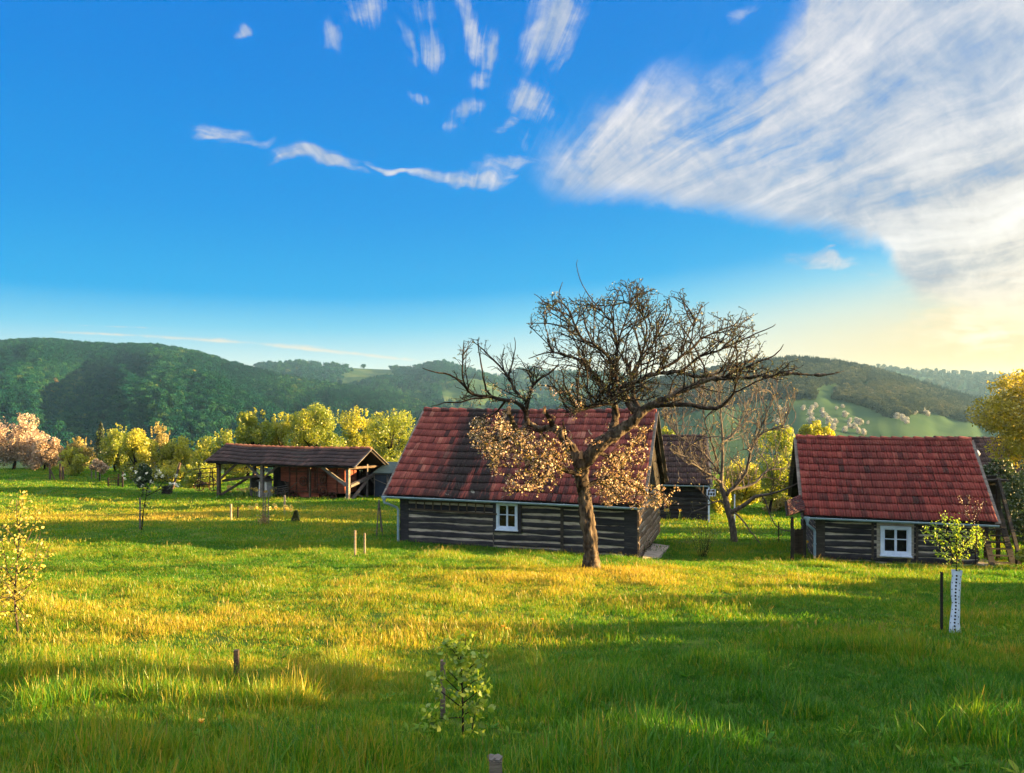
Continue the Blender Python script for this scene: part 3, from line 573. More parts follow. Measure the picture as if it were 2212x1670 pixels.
class Skel:
    """a branch skeleton: points, parents, least radii"""
    def __init__(s): s.p = []; s.par = []; s.r = []
    def node(s, p, par, r=0.0): s.p.append(Vector(p)); s.par.append(par); s.r.append(r); return len(s.p)-1
    def limb(s, pts, rads, start=None, step=.12, wig=.012, seed=0):
        """follow pts; start: node to grow from (else nearest node)"""
        pts = [Vector(q) for q in pts]
        if start is None and s.p: start = min(range(len(s.p)), key=lambda i: (s.p[i]-pts[0]).length_squared)
        last = -1 if start is None else start
        if start is not None and (s.p[start]-pts[0]).length > step*.7: pts = [s.p[start]] + pts; rads = [rads[0]] + list(rads)
        out = []
        for i in range(len(pts)-1):
            a = pts[max(i-1, 0)]; b = pts[i]; c = pts[i+1]; d = pts[min(i+2, len(pts)-1)]
            n = max(1, int((c-b).length/step))
            for k in range(n):
                if last >= 0 and not out and i == 0 and k == 0: continue
                t = k/n; q = .5*((2*b) + (c-a)*t + (2*a-5*b+4*c-d)*t*t + (3*b-a-3*c+d)*t**3)
                q = q + Vector((mnoise.noise(q*3.1+Vector((seed, 0, 0))), mnoise.noise(q*3.1+Vector((0, seed, 5))), mnoise.noise(q*3.1+Vector((9, 0, seed)))))*wig*4
                last = s.node(q, last, rads[i]+(rads[i+1]-rads[i])*t); out.append(last)
        last = s.node(pts[-1], last, rads[-1]); out.append(last); return out
    def colonize(s, A, step=.14, infl=1.3, kill=.22, iters=90, bias=(0, 0, 0), wob=.35, only=None, rs=1, mom=0.0):
        rng = np.random.default_rng(rs); A = np.asarray(A, float); Pn = np.array([list(q) for q in s.p]); m = len(A)
        use = np.arange(len(Pn)) if only is None else np.array(only)
        best = np.full(m, 1e9); bi = np.zeros(m, int); alive = np.ones(m, bool)
        for k in range(0, len(use), 400):
            d = np.linalg.norm(A[:, None]-Pn[use[k:k+400]][None], axis=2); j = d.argmin(1); dm = d[np.arange(m), j]; up = dm < best
            best[up] = dm[up]; bi[up] = use[k:k+400][j[up]]
        bias = np.array(bias, float)
        for it in range(iters):
            act = alive & (best < infl*(1 if it > 3 else 4))
            if not act.any(): break
            ids = np.unique(bi[act]); newp = []; newpar = []
            for i in ids:
                sel = act & (bi == i); v = A[sel]-Pn[i]; v /= np.linalg.norm(v, axis=1, keepdims=True)+1e-9; g = v.mean(0)
                g = g/(np.linalg.norm(g)+1e-9) + bias + rng.normal(0, wob, 3)
                if mom and s.par[i] >= 0: pv = np.array(s.p[i]-s.p[s.par[i]]); g = g + mom*pv/(np.linalg.norm(pv)+1e-9)
                g /= np.linalg.norm(g)+1e-9; newp.append(Pn[i]+g*step); newpar.append(i)
            n0 = len(Pn); newp = np.array(newp); Pn = np.concatenate([Pn, newp])
            for q, pr in zip(newp, newpar): s.node(q, int(pr), 0)
            d = np.linalg.norm(A[:, None]-newp[None], axis=2); j = d.argmin(1); dm = d[np.arange(m), j]; up = dm < best
            best[up] = dm[up]; bi[up] = n0 + j[up]
            alive &= best > kill
            if len(Pn) > 16000: break
    def shoot(s, i, d, length, seg=.07, up=.0, wob=.12, rng=None, inside=None):
        """a nearly straight shoot of given length from node i"""
        out = []; d = np.array(d, float); d /= np.linalg.norm(d)+1e-9; n = max(1, int(length/seg))
        for k in range(n):
            d = d + np.array([0, 0, up*seg]) + rng.normal(0, wob, 3)*math.sqrt(seg); d /= np.linalg.norm(d)
            q = s.p[i] + Vector(d)*seg
            if inside is not None and not inside(q): break
            i = s.node(q, i, 0); out.append(i)
        return out
    def side_dir(s, i, rng, ahead=.6, up=.3):
        pa = s.par[i]; t = np.array(s.p[i]-s.p[pa]) if pa >= 0 else np.array([0, 0, 1.]); t /= np.linalg.norm(t)+1e-9
        v = rng.normal(size=3); v -= v.dot(t)*t; v /= np.linalg.norm(v)+1e-9; return v + t*ahead + np.array([0, 0, up])
    def radii(s, tip=.006, ex=2.3, cap=None):
        n = len(s.p); acc = np.zeros(n); kids = [[] for _ in range(n)]
        for i, q in enumerate(s.par):
            if q >= 0: kids[q].append(i)
        order = list(range(n))[::-1]
        for i in order:
            if not kids[i]: acc[i] = tip**ex
            rr = acc[i]
            if s.par[i] >= 0: acc[s.par[i]] += rr
        r = np.maximum(acc**(1/ex), np.array(s.r))
        lim = np.array([q if q > 0 else 1e9 for q in s.r]); r = np.minimum(r, lim)
        for i in range(n):                                       # never thicker than the parent
            if s.par[i] >= 0: r[i] = min(r[i], r[s.par[i]]*1.12)
        s.rad = r; s.kids = kids; return r
    def chains(s):
        n = len(s.p); done = set(); st = [i for i in range(n) if s.par[i] < 0]; out = []
        while st:
            i = st.pop(); ch = ([s.par[i]] if s.par[i] >= 0 else []) + [i]
            while s.kids[i]:
                ks = sorted(s.kids[i], key=lambda k: -s.rad[k]); st.extend(ks[1:]); i = ks[0]; ch.append(i)
            out.append(ch)
        return out
    def mesh(s, mb_of, sides=lambda r: 3 if r < .012 else 5 if r < .035 else 7 if r < .08 else 14, rough=.0):
        for ch in s.chains():
            root = s.par[ch[0]] if False else None
            rs = [s.rad[i] for i in ch]
            if len(ch) > 1: rs[0] = min(rs[0], rs[1]*1.25)
            mb = mb_of(max(rs)); pts = [s.p[i] for i in ch]
            mb.tube(pts, rs, sides(max(rs)), cap=True)

def leaf_part(name, centers, size, mat, parent, rng, tint=None, aspect=.62, flat=0.0):
    V, Fq = leafquads(np.asarray(centers, float), size, rng, flat, aspect)
    t = rng.uniform(0, 1, len(centers)) if tint is None else tint
    return np_mesh(name, V, Fq, mat, tint=np.repeat(t, 4), parent=parent)
def leaves_folded(name, centers, size, mat, parent, rng, aspect=.7, hang=.5):
    """ovate leaves folded along the midrib"""
    c = np.asarray(centers, float); n = len(c); sz = np.broadcast_to(size, (n,))[:, None]
    a = rng.normal(size=(n, 3)); a[:, 2] -= hang; a /= np.linalg.norm(a, axis=1, keepdims=True)
    b = rng.normal(size=(n, 3)); b -= (b*a).sum(1, keepdims=True)*a; b /= np.linalg.norm(b, axis=1, keepdims=True); u = np.cross(a, b)
    k = aspect*.5; V = np.stack([c, c+a*sz*.25+b*sz*k*.85+u*sz*.08, c+a*sz*.6+b*sz*k*.8+u*sz*.08, c+a*sz+u*sz*-.06, c+a*sz*.6-b*sz*k*.8+u*sz*.08, c+a*sz*.25-b*sz*k*.85+u*sz*.08], 1).reshape(-1, 3)
    q = np.array([[0, 1, 2, 3], [0, 3, 4, 5]]); Fq = (np.arange(n)[:, None, None]*6+q[None]).reshape(-1, 4)
    return np_mesh(name, V, Fq, mat, tint=np.repeat(rng.uniform(0, 1, n), 6), parent=parent)
def in_poly(x, y, poly):
    x = np.asarray(x); y = np.asarray(y); ins = np.zeros(len(x), bool); j = len(poly)-1
    for i in range(len(poly)):
        xi, yi = poly[i]; xj, yj = poly[j]
        c = ((yi > y) != (yj > y)) & (x < (xj-xi)*(y-yi)/(yj-yi+1e-12)+xi); ins ^= c; j = i
    return ins
def poly_points(poly, n, d, thick, rng, shift=0.0, edge=.25):
    """points filling a surveyed outline to a real depth"""
    xs = [q[0] for q in poly]; ys = [q[1] for q in poly]; out = []
    cx_, cy_ = (min(xs)+max(xs))/2, (min(ys)+max(ys))/2; hw, hh = (max(xs)-min(xs))/2, (max(ys)-min(ys))/2
    while len(out) < n:
        x = rng.uniform(min(xs), max(xs), n); y = rng.uniform(min(ys), max(ys), n); ok = in_poly(x, y, poly)
        for a, b in zip(x[ok], y[ok]):
            k = math.sqrt(max(edge**2, 1-((a-cx_)/hw)**2*.8-((b-cy_)/hh)**2*.5)); dd = d + shift + thick*k*rng.uniform(-1, 1)
            out.append(P(a, b, d) + Vector((0, dd-d, 0)))
    return np.array([list(q) for q in out[:n]])

# ------------------------------------------------------------------ the old apple tree
def apple_tree():
    rng = np.random.default_rng(21); d = 18.6; base = onground(1278, d)
    root = thing('apple_tree', 'gnarled old apple tree with twisted trunk and sparse blossom in front of the log house', 'tree', base)
    sk = Skel(); px = {}
    def W_(x, y, off): q = P(x, y, d); q.y += off; return q - base
    limbs = []
    def limb(pts, off1, attach=None, seed=0, wig=.012):
        """pts: (px, py, radius px); the limb drifts to depth off1 at its end"""
        x0, y0 = pts[0][:2]
        if sk.p:
            key = min(range(len(sk.p)), key=lambda i: (px[i][0]-x0)**2+(px[i][1]-y0)**2); o0 = sk.p[key].y
        else: key = None; o0 = 0
        n = len(pts)-1; wp = [W_(a, b, o0+(off1-o0)*(i/n)**.8) for i, (a, b, r) in enumerate(pts)]
        ids = sk.limb(wp, [r/F*d for a, b, r in pts], start=key, seed=seed, wig=wig)
        for i in ids:
            q = sk.p[i] + base; px[i] = (CX+q.x/d*F, HY-q.z/d*F)
        return ids
    limb([(1279, 1250, 27), (1278, 1236, 23), (1277, 1222, 19.5), (1276, 1197, 16.5), (1273, 1152, 15), (1268, 1122, 17.5), (1264, 1092, 15), (1260, 1061, 14), (1257, 1031, 15), (1255, 1008, 17)], 0)
    limb([(1256, 1008, 15), (1270, 986, 16), (1283, 968, 15.5), (1319, 938, 14), (1355, 914, 12), (1370, 896, 10.5), (1397, 875, 8.5), (1428, 860, 7), (1458, 845, 6), (1491, 827, 5.3), (1536, 820, 4.6), (1566, 819, 4), (1627, 814, 3.2), (1687, 808, 2.4), (1733, 814, 1.8), (1775, 805, 1)], -1.3, seed=1)
    limb([(1256, 1008, 14), (1241, 978, 11), (1229, 958, 10), (1209, 934, 9), (1195, 922, 8.5), (1176, 930, 6.5), (1160, 926, 6), (1140, 915, 6), (1137, 889, 5.2), (1139, 869, 4.4), (1146, 847, 4), (1152, 833, 3.6), (1170, 813, 2.8), (1197, 797, 2), (1211, 783, 1)], .7, seed=2)
    limb([(1195, 922, 6.5), (1184, 902, 5.2), (1175, 884, 3.6)], -.1, seed=3)
    limb([(1140, 915, 6), (1120, 933, 6), (1106, 905, 5.5), (1098, 884, 5)], -.5, seed=4)
    limb([(1137, 889, 5), (1120, 873, 4.5), (1090, 865, 4), (1064, 857, 3.5), (1031, 855, 3), (1015, 845, 2.6), (999, 825, 2.2), (979, 813, 1.8), (955, 809, 1.4), (925, 799, .8)], -1.2, seed=5)
    limb([(1138, 869, 4), (1112, 841, 3.2), (1104, 821, 2.8), (1090, 803, 2.5), (1076, 785, 2.2), (1060, 768, 1.8), (1044, 754, 1.5), (1031, 742, 1.2), (1013, 728, .7)], 1.2, seed=6)
    limb([(1064, 857, 2.6), (1050, 843, 2.2), (1042, 800, 1.8), (1035, 762, 1.3), (1036, 730, .7)], -.3, seed=7)
    limb([(1015, 845, 2), (1007, 826, 1.7), (1007, 797, 1.4), (1010, 746, .7)], -1.4, seed=8)
    limb([(1104, 821, 2), (1099, 812, 1.8), (1108, 777, 1.4), (1112, 748, 1.0), (1111, 726, .6)], .4, seed=9)
    limb([(1064, 857, 2.6), (1027, 861, 2.2), (999, 867, 1.8), (969, 871, 1.4), (939, 877, .7)], -.9, seed=10)
    limb([(1152, 833, 2.6), (1144, 809, 2), (1135, 795, 1.4), (1110, 790, .8)], 1.3, seed=11)
    # right crown
    limb([(1397, 875, 5.5), (1461, 873, 4.6), (1518, 881, 3.8), (1542, 860, 2.8), (1545, 835, 2), (1560, 787, 1)], -1.9, seed=12)
    limb([(1370, 893, 8), (1362, 880, 7.6), (1352, 857, 7), (1341, 838, 6)], .2, seed=13)
    limb([(1375, 890, 6), (1371, 868, 5.4), (1372, 848, 5), (1368, 812, 3.6), (1372, 780, 3)], .8, seed=14)
    limb([(1319, 938, 9), (1325, 920, 8.6), (1329, 890, 7.6), (1325, 848, 6), (1307, 832, 5), (1283, 799, 4.2), (1255, 775, 3.6), (1234, 763, 2.8), (1189, 757, 1.8), (1144, 769, .9)], 1.2, seed=15)
    limb([(1325, 848, 5), (1335, 822, 4.4), (1337, 805, 4.2), (1337, 742, 3.2), (1331, 697, 2.4), (1322, 665, 1.4)], .5, seed=16)
    limb([(1325, 820, 4), (1325, 793, 3.5), (1295, 757, 3), (1249, 727, 2.4), (1228, 681, 1.8), (1204, 651, 1.3), (1210, 621, .7)], -.9, seed=17)
    limb([(1249, 727, 2), (1189, 706, 1.4), (1135, 709, .7)], -1.2, seed=18)
    limb([(1228, 688, 1.6), (1189, 672, 1.2), (1150, 652, .7)], -1.4, seed=19)
    limb([(1331, 697, 2), (1313, 678, 1.7), (1295, 660, 1.5), (1271, 630, 1.2), (1261, 612, 1), (1251, 585, .9), (1249, 558, .6)], .2, seed=20)
    limb([(1337, 742, 2.4), (1370, 660, 1.6), (1364, 636, 1.2), (1355, 603, .7)], 1.4, seed=21)
    limb([(1368, 812, 3.2), (1385, 787, 2.8), (1409, 715, 2.2), (1397, 666, 1.6), (1385, 636, 1.2), (1394, 606, .7)], .9, seed=22)
    limb([(1385, 787, 2.4), (1415, 757, 2.2), (1452, 691, 1.6), (1476, 624, .7)], 1.7, seed=23)
    limb([(1341, 838, 5), (1352, 832, 5.2), (1370, 826, 5), (1415, 808, 4.4), (1461, 805, 4), (1491, 815, 3.2), (1540, 806, 2.2), (1580, 790, 1.2)], -.6, seed=24)
    limb([(1415, 808, 3.6), (1491, 757, 2.8), (1536, 721, 2.1), (1597, 697, 1.4), (1624, 663, .7)], .7, seed=25)
    limb([(1461, 805, 3), (1491, 781, 2.6), (1551, 754, 2.0), (1612, 727, 1.3), (1645, 709, .7)], -1.0, seed=26)
    limb([(1491, 757, 2), (1515, 697, 1.4), (1524, 660, .7)], 1.4, seed=27)
    limb([(1536, 820, 2.6), (1566, 802, 2.2), (1627, 775, 1.4), (1642, 754, .7)], -1.6, seed=28)
    limb([(1329, 885, 4), (1325, 872, 3.6), (1271, 881, 2.8), (1222, 893, 1.6), (1200, 888, .8)], -.8, seed=29)
    limb([(1325, 848, 3), (1281, 873, 2.4), (1231, 887, 1.4)], -1.5, seed=30)
    # low blossoming boughs
    low = []
    low += limb([(1256, 1028, 6), (1233, 1018, 5), (1201, 1004, 4), (1172, 988, 3), (1130, 975, 2), (1085, 965, 1)], -.8, seed=31)
    low += limb([(1201, 1004, 3.4), (1180, 1020, 2.6), (1150, 1035, 2), (1115, 1045, 1.2)], -1.3, seed=32)
    low += limb([(1120, 933, 4), (1095, 950, 3), (1070, 955, 2.4), (1040, 945, 1.4)], .8, seed=33)
    low += limb([(1262, 1050, 5), (1290, 1040, 4), (1330, 1035, 3), (1370, 1050, 2.4), (1420, 1075, 1.8), (1455, 1085, 1)], .9, seed=34)
    low += limb([(1283, 968, 6), (1310, 985, 4.5), (1345, 985, 3.2), (1380, 960, 2.2), (1398, 925, 1.2)], 1.0, seed=35)
    low += limb([(1330, 1035, 2.6), (1340, 1070, 2), (1360, 1100, 1.2)], 1.3, seed=36)
    low += limb([(1241, 978, 4), (1225, 955, 3), (1215, 930, 2), (1212, 905, 1)], -.7, seed=37)
    low += limb([(1090, 865, 3), (1075, 885, 2.2), (1050, 900, 1.6), (1025, 905, 1)], .3, seed=38)
    nl = len(sk.p)
    up = [i for i in range(nl) if i not in set(low)]
    C1 = [(1140, 708), (1152, 655), (1205, 625), (1238, 650), (1262, 640), (1300, 640), (1330, 604), (1362, 604), (1400, 612), (1440, 630), (1480, 626), (1500, 660), (1525, 658), (1570, 680), (1622, 665), (1646, 704), (1655, 735), (1640, 765), (1690, 775), (1765, 800), (1740, 822), (1690, 830), (1640, 838), (1560, 872), (1500, 858), (1440, 880), (1380, 868), (1330, 885), (1220, 900), (1205, 860), (1185, 815), (1140, 772), (1180, 740)]
    C2 = [(930, 795), (975, 790), (1000, 735), (1040, 730), (1060, 765), (1105, 735), (1120, 770), (1140, 790), (1210, 783), (1222, 820), (1180, 850), (1140, 880), (1060, 875), (1000, 870), (940, 880), (985, 845)]
    B1 = [(1018, 885), (1075, 895), (1130, 925), (1180, 905), (1220, 925), (1228, 970), (1248, 1005), (1250, 1045), (1185, 1055), (1155, 1062), (1128, 1092), (1085, 1080), (1075, 1060), (1045, 1030), (1042, 985), (1015, 945), (1022, 915)]
    B2 = [(1290, 1005), (1312, 972), (1345, 955), (1382, 905), (1402, 925), (1398, 1000), (1405, 1040), (1440, 1045), (1470, 1062), (1465, 1090), (1415, 1108), (1350, 1112), (1292, 1095), (1275, 1060)]
    B3 = [(1222, 900), (1250, 930), (1300, 915), (1300, 955), (1262, 970), (1235, 945)]
    b_ = np.array(list(base))
    def pxof(q): w = q + base; return CX+w.x/w.y*F, HY-w.z/w.y*F
    def inside_of(*polys):
        def f(q):
            x, y = pxof(q); return any(in_poly([x], [y], P_)[0] for P_ in polys) and abs(q.y) < 3.0
        return f
    inC = inside_of(C1, C2); inB = inside_of(B1, B2, B3)
    from mathutils import kdtree
    def fill(src, count, l0, l1, inside, upb, ahead, wob, tries=7, curve=.35):
        """straight side shoots, each into the emptiest space it can reach"""
        made = []; kd = None
        for c in range(count):
            if c % 60 == 0:
                kd = kdtree.KDTree(len(sk.p)); [kd.insert(q, k) for k, q in enumerate(sk.p)]; kd.balance()
            i = int(src[rng.integers(0, len(src))]); L_ = rng.uniform(l0, l1); best = None
            for t in range(tries):
                dd = sk.side_dir(i, rng, ahead, upb); dd /= np.linalg.norm(dd); e = sk.p[i] + Vector(dd)*L_
                if not inside(e): continue
                g = kd.find(e)[2] + .3*kd.find(sk.p[i].lerp(e, .6))[2]
                if best is None or g > best[0]: best = (g, dd)
            if best is None or best[0] < .09: continue
            made += sk.shoot(i, best[1], L_, .075, curve, wob, rng, inside)
        return made
    srcA = [i for i in up if inC(sk.p[i]) and sk.p[i].z > 2.6]
    right = [i for i in srcA if pxof(sk.p[i])[0] > 1150]; left_ = [i for i in srcA if pxof(sk.p[i])[0] <= 1150]
    m1 = fill(right, 270, .5, 1.6, inC, .4, .8, .38) + fill(left_, 45, .3, .9, inC, .5, .9, .22)
    m2 = fill(right + [i for i in m1 if pxof(sk.p[i])[0] > 1150], 1000, .18, .6, inC, .3, .8, .42) + fill(left_ + [i for i in m1 if pxof(sk.p[i])[0] <= 1150], 120, .2, .5, inC, .35, .9, .26)
    for i in m1 + m2:
        if rng.uniform() < (.30 if pxof(sk.p[i])[0] < 1130 else .55): sk.shoot(i, sk.side_dir(i, rng, .55, .3), rng.uniform(.05, .20), .05, .2, .45, rng)
    n1 = len(sk.p)
    B = np.concatenate([poly_points(B1, 420, d, 1.6, rng, -.2), poly_points(B2, 270, d, 1.3, rng, .8), poly_points(B3, 60, d, .6, rng, -.2)]) - b_
    sk.colonize(B, step=.13, infl=1.4, kill=.24, iters=50, wob=.25, only=list(range(nl)), rs=4, bias=(0, 0, -.10), mom=.4)
    n2 = len(sk.p)
    def inB2(q):
        x, y = pxof(q); k = Vector((x*.03, y*.03, 3)); return inB(Vector((q.x+.28*mnoise.noise(k), q.y, q.z+.28*mnoise.noise(k+Vector((9, 4, 1)))))) and mnoise.noise(q*1.9) > -.42
    srcB = [i for i in list(low) + list(range(n1, n2)) if inB(sk.p[i])] + [i for i in range(nl) if inB(sk.p[i]) and sk.r[i] < .06]
    b1 = fill(srcB, 120, .35, 1.1, inB2, -.05, .7, .26, curve=-.25)
    b2 = fill(srcB + b1, 330, .15, .55, inB2, -.05, .7, .3, curve=-.2)
    for i in b1 + b2:
        if rng.uniform() < .3: sk.shoot(i, sk.side_dir(i, rng, .5, .1), rng.uniform(.05, .16), .05, .1, .4, rng)
    n3 = len(sk.p)
    sk.radii(tip=.0058, ex=2.9)
    big, med, small = MB(), MB(), MB()
    sk.mesh(lambda r: big if r > .10 else med if r > .022 else small)
    # burl, knots, cut stubs
    tr = big.build('trunk', M_bark, root, smooth=True)
    sub = tr.modifiers.new('bark', 'SUBSURF'); sub.levels = 2; sub.render_levels = 2
    tex = bpy.data.textures.new('bark_relief', 'CLOUDS'); tex.noise_scale = .11; dm = tr.modifiers.new('relief', 'DISPLACE'); dm.texture = tex; dm.strength = .10; dm.texture_coords = 'LOCAL'
    med.build('limbs', M_limb, root, smooth=True); small.build('twigs', M_twig, root)
    wb = MB()
    for (a, b, r, off) in ((1175, 883, 3.6, -.1), (1098, 883, 4.8, -.5), (1341, 837, 5.6, .2), (1252, 978, 4, -.3)):
        q = W_(a, b, off); rr = r/F*d; wb.tube([q+Vector((0, 0, -.12)), q+Vector((.01, 0, .03)), q+Vector((.03, 0, .07))], [rr*1.1, rr*1.02, rr*.3], 7)
    wb.build('broken_stub', M_wound, root)
    # leaf tufts on the upper twigs, blossom below
    tips = [i for i in range(len(sk.p)) if not sk.kids[i]]
    upper = [i for i in tips if nl <= i < n1]
    lower = [i for i in range(n1, n3)]
    left = lambda q: (CX+(q.x+base.x)/d*F) < 1130
    c = []
    for i in upper:
        if rng.uniform() < (.8 if left(sk.p[i]) else .3): continue
        for k in range(rng.integers(2, 5)): c.append(np.array(sk.p[i]) + rng.normal(0, .018, 3))
    c = np.array(c); leaf_part('leaf_buds', c, rng.uniform(.034, .056, len(c)), M_bud, root, rng)
    c = []
    for i in lower:
        tipn = not sk.kids[i]
        if rng.uniform() > (.8 if tipn else .24): continue
        o = rng.normal(0, .02, 3)
        for k in range(rng.integers(5, 10)): c.append(np.array(sk.p[i]) + o + rng.normal(0, .033, 3))
    for i in range(nl, n1):                                       # a few blossoms in the middle left
        q = sk.p[i] + base; a, b = CX+q.x/q.y*F, HY-q.z/q.y*F
        if 1035 < a < 1260 and b > 830 and not sk.kids[i] and rng.uniform() < .35:
            for k in range(7): c.append(np.array(sk.p[i]) + rng.normal(0, .035, 3))
    c = np.array(c); leaf_part('blossom', c, rng.uniform(.03, .062, len(c)), M_blossom, root, rng, aspect=.8)
    return root

# ------------------------------------------------------------------ the bare walnut
def walnut_tree():
    rng = np.random.default_rng(33); d = 31; base = onground(1587, d)
    root = thing('walnut_tree', 'slender bare tree with pale upswept branches standing between the two log houses', 'tree', base)
    sk = Skel(); px = {}
    def limb(pts, off1, seed=0):
        x0, y0 = pts[0][:2]
        if sk.p: key = min(range(len(sk.p)), key=lambda i: (px[i][0]-x0)**2+(px[i][1]-y0)**2); o0 = sk.p[key].y
        else: key = None; o0 = 0
        n = len(pts)-1; wp = []
        for i, (a, b, r) in enumerate(pts): q = P(a, b, d); q.y += o0+(off1-o0)*i/n; wp.append(q-base)
        ids = sk.limb(wp, [r/F*d for a, b, r in pts], start=key, seed=seed, step=.2, wig=.008)
        for i in ids: q = sk.p[i]+base; px[i] = (CX+q.x/d*F, HY-q.z/d*F)
    limb([(1588, 1184, 9), (1587, 1173, 8), (1583, 1139, 7.2), (1577, 1111, 7.4), (1572, 1093, 7), (1568, 1074, 6), (1562, 1058, 5.4), (1559, 1043, 4.8), (1562, 1027, 4), (1564, 1001, 3.4), (1564, 955, 2.6), (1563, 919, 2), (1560, 870, 1.4), (1556, 825, .7)], .3)
    limb([(1582, 1106, 5), (1603, 1091, 4.6), (1623, 1071, 3.6), (1649, 1063, 2.6), (1680, 1050, 1.6), (1712, 1030, .8)], -1.2, 1)
    limb([(1569, 1071, 4), (1586, 1058, 3.6), (1612, 1056, 3), (1643, 1045, 2.6), (1670, 1021, 2), (1718, 1016, 1)], .9, 2)
    limb([(1570, 1071, 4.4), (1575, 1060, 4), (1594, 1043, 3.6), (1608, 1018, 3.2), (1614, 988, 2.6), (1621, 959, 2.2), (1641, 933, 1.6), (1685, 922, .8)], -.6, 3)
    limb([(1564, 957, 2.2), (1590, 942, 1.8), (1612, 922, 1.4), (1650, 880, .8)], 1.1, 4)
    limb([(1559, 1043, 3.2), (1531, 1025, 2.8), (1506, 1010, 2.2), (1474, 988, 1.6), (1447, 937, .8)], -1.3, 5)
    limb([(1562, 1030, 2.8), (1555, 1021, 2.6), (1546, 1005, 2.4), (1520, 975, 2), (1495, 959, 1.6), (1462, 933, 1.2), (1440, 890, .7)], .7, 6)
    limb([(1555, 1014, 2.4), (1550, 992, 2.2), (1539, 964, 1.8), (1531, 941, 1.4), (1520, 919, 1.2), (1505, 860, .7)], -.5, 7)
    limb([(1621, 959, 1.8), (1640, 905, 1.4), (1660, 850, .7)], -.9, 8)
    limb([(1577, 1100, 2.4), (1592, 1112, 2), (1606, 1132, 1.7), (1615, 1150, 1.4), (1634, 1173, 1.1), (1660, 1180, .9), (1680, 1177, .6)], -1.6, 9)
    limb([(1640, 1068, 1.6), (1660, 1128, 1.2), (1690, 1137, 1), (1712, 1132, .6)], -1.4, 10)
    limb([(1574, 1096, 2), (1545, 1080, 1.6), (1510, 1092, 1.2), (1480, 1098, .7)], -1.1, 11)
    nl = len(sk.p)
    C = [(1428, 905), (1436, 850), (1480, 815), (1530, 800), (1580, 795), (1640, 800), (1700, 815), (1728, 845), (1712, 905), (1690, 950), (1722, 1005), (1708, 1045), (1650, 1085), (1600, 1075), (1520, 1090), (1470, 1070), (1432, 1000), (1450, 960)]
    bb_ = np.array(list(base))
    A = poly_points(C, 230, d, 2.6, rng) - bb_
    sk.colonize(A, step=.22, infl=2.2, kill=.55, iters=60, wob=.08, rs=5, bias=(0, 0, .35), mom=1.2)
    def inW(q): w = q + base; return in_poly([CX+w.x/w.y*F], [HY-w.z/w.y*F], C)[0] and abs(q.y) < 3.2
    for i in list(range(len(sk.p))):
        if not inW(sk.p[i]) or rng.uniform() > .85: continue
        sh = sk.shoot(i, sk.side_dir(i, rng, .8, .5), rng.uniform(.4, 1.5), .12, .55, .16, rng, inW)
        for j in sh[2:]:
            if rng.uniform() < .28: sk.shoot(j, sk.side_dir(j, rng, .9, .5), rng.uniform(.15, .6), .1, .6, .15, rng, inW)
    for i in list(range(nl)):
        w = sk.p[i] + base; x, y = CX+w.x/w.y*F, HY-w.z/w.y*F
        if y > 1090 and (x > 1600 or x < 1550) and rng.uniform() < .6: sk.shoot(i, sk.side_dir(i, rng, 1.0, -.1), rng.uniform(.2, .7), .1, -.1, .2, rng)
    sk.radii(tip=.0092, ex=2.75)
    big, small = MB(), MB(); sk.mesh(lambda r: big if r > .035 else small)
    big.build('trunk', M_walnut, root, smooth=True); small.build('twigs', M_walnut, root)
    tips = [i for i in range(nl, len(sk.p)) if not sk.kids[i]]; c = np.array([np.array(sk.p[i])+rng.normal(0, .02, 3) for i in tips for k in range(2) if rng.uniform() < .6])
    leaf_part('leaf_buds', c, .06, M_tan, root, rng)

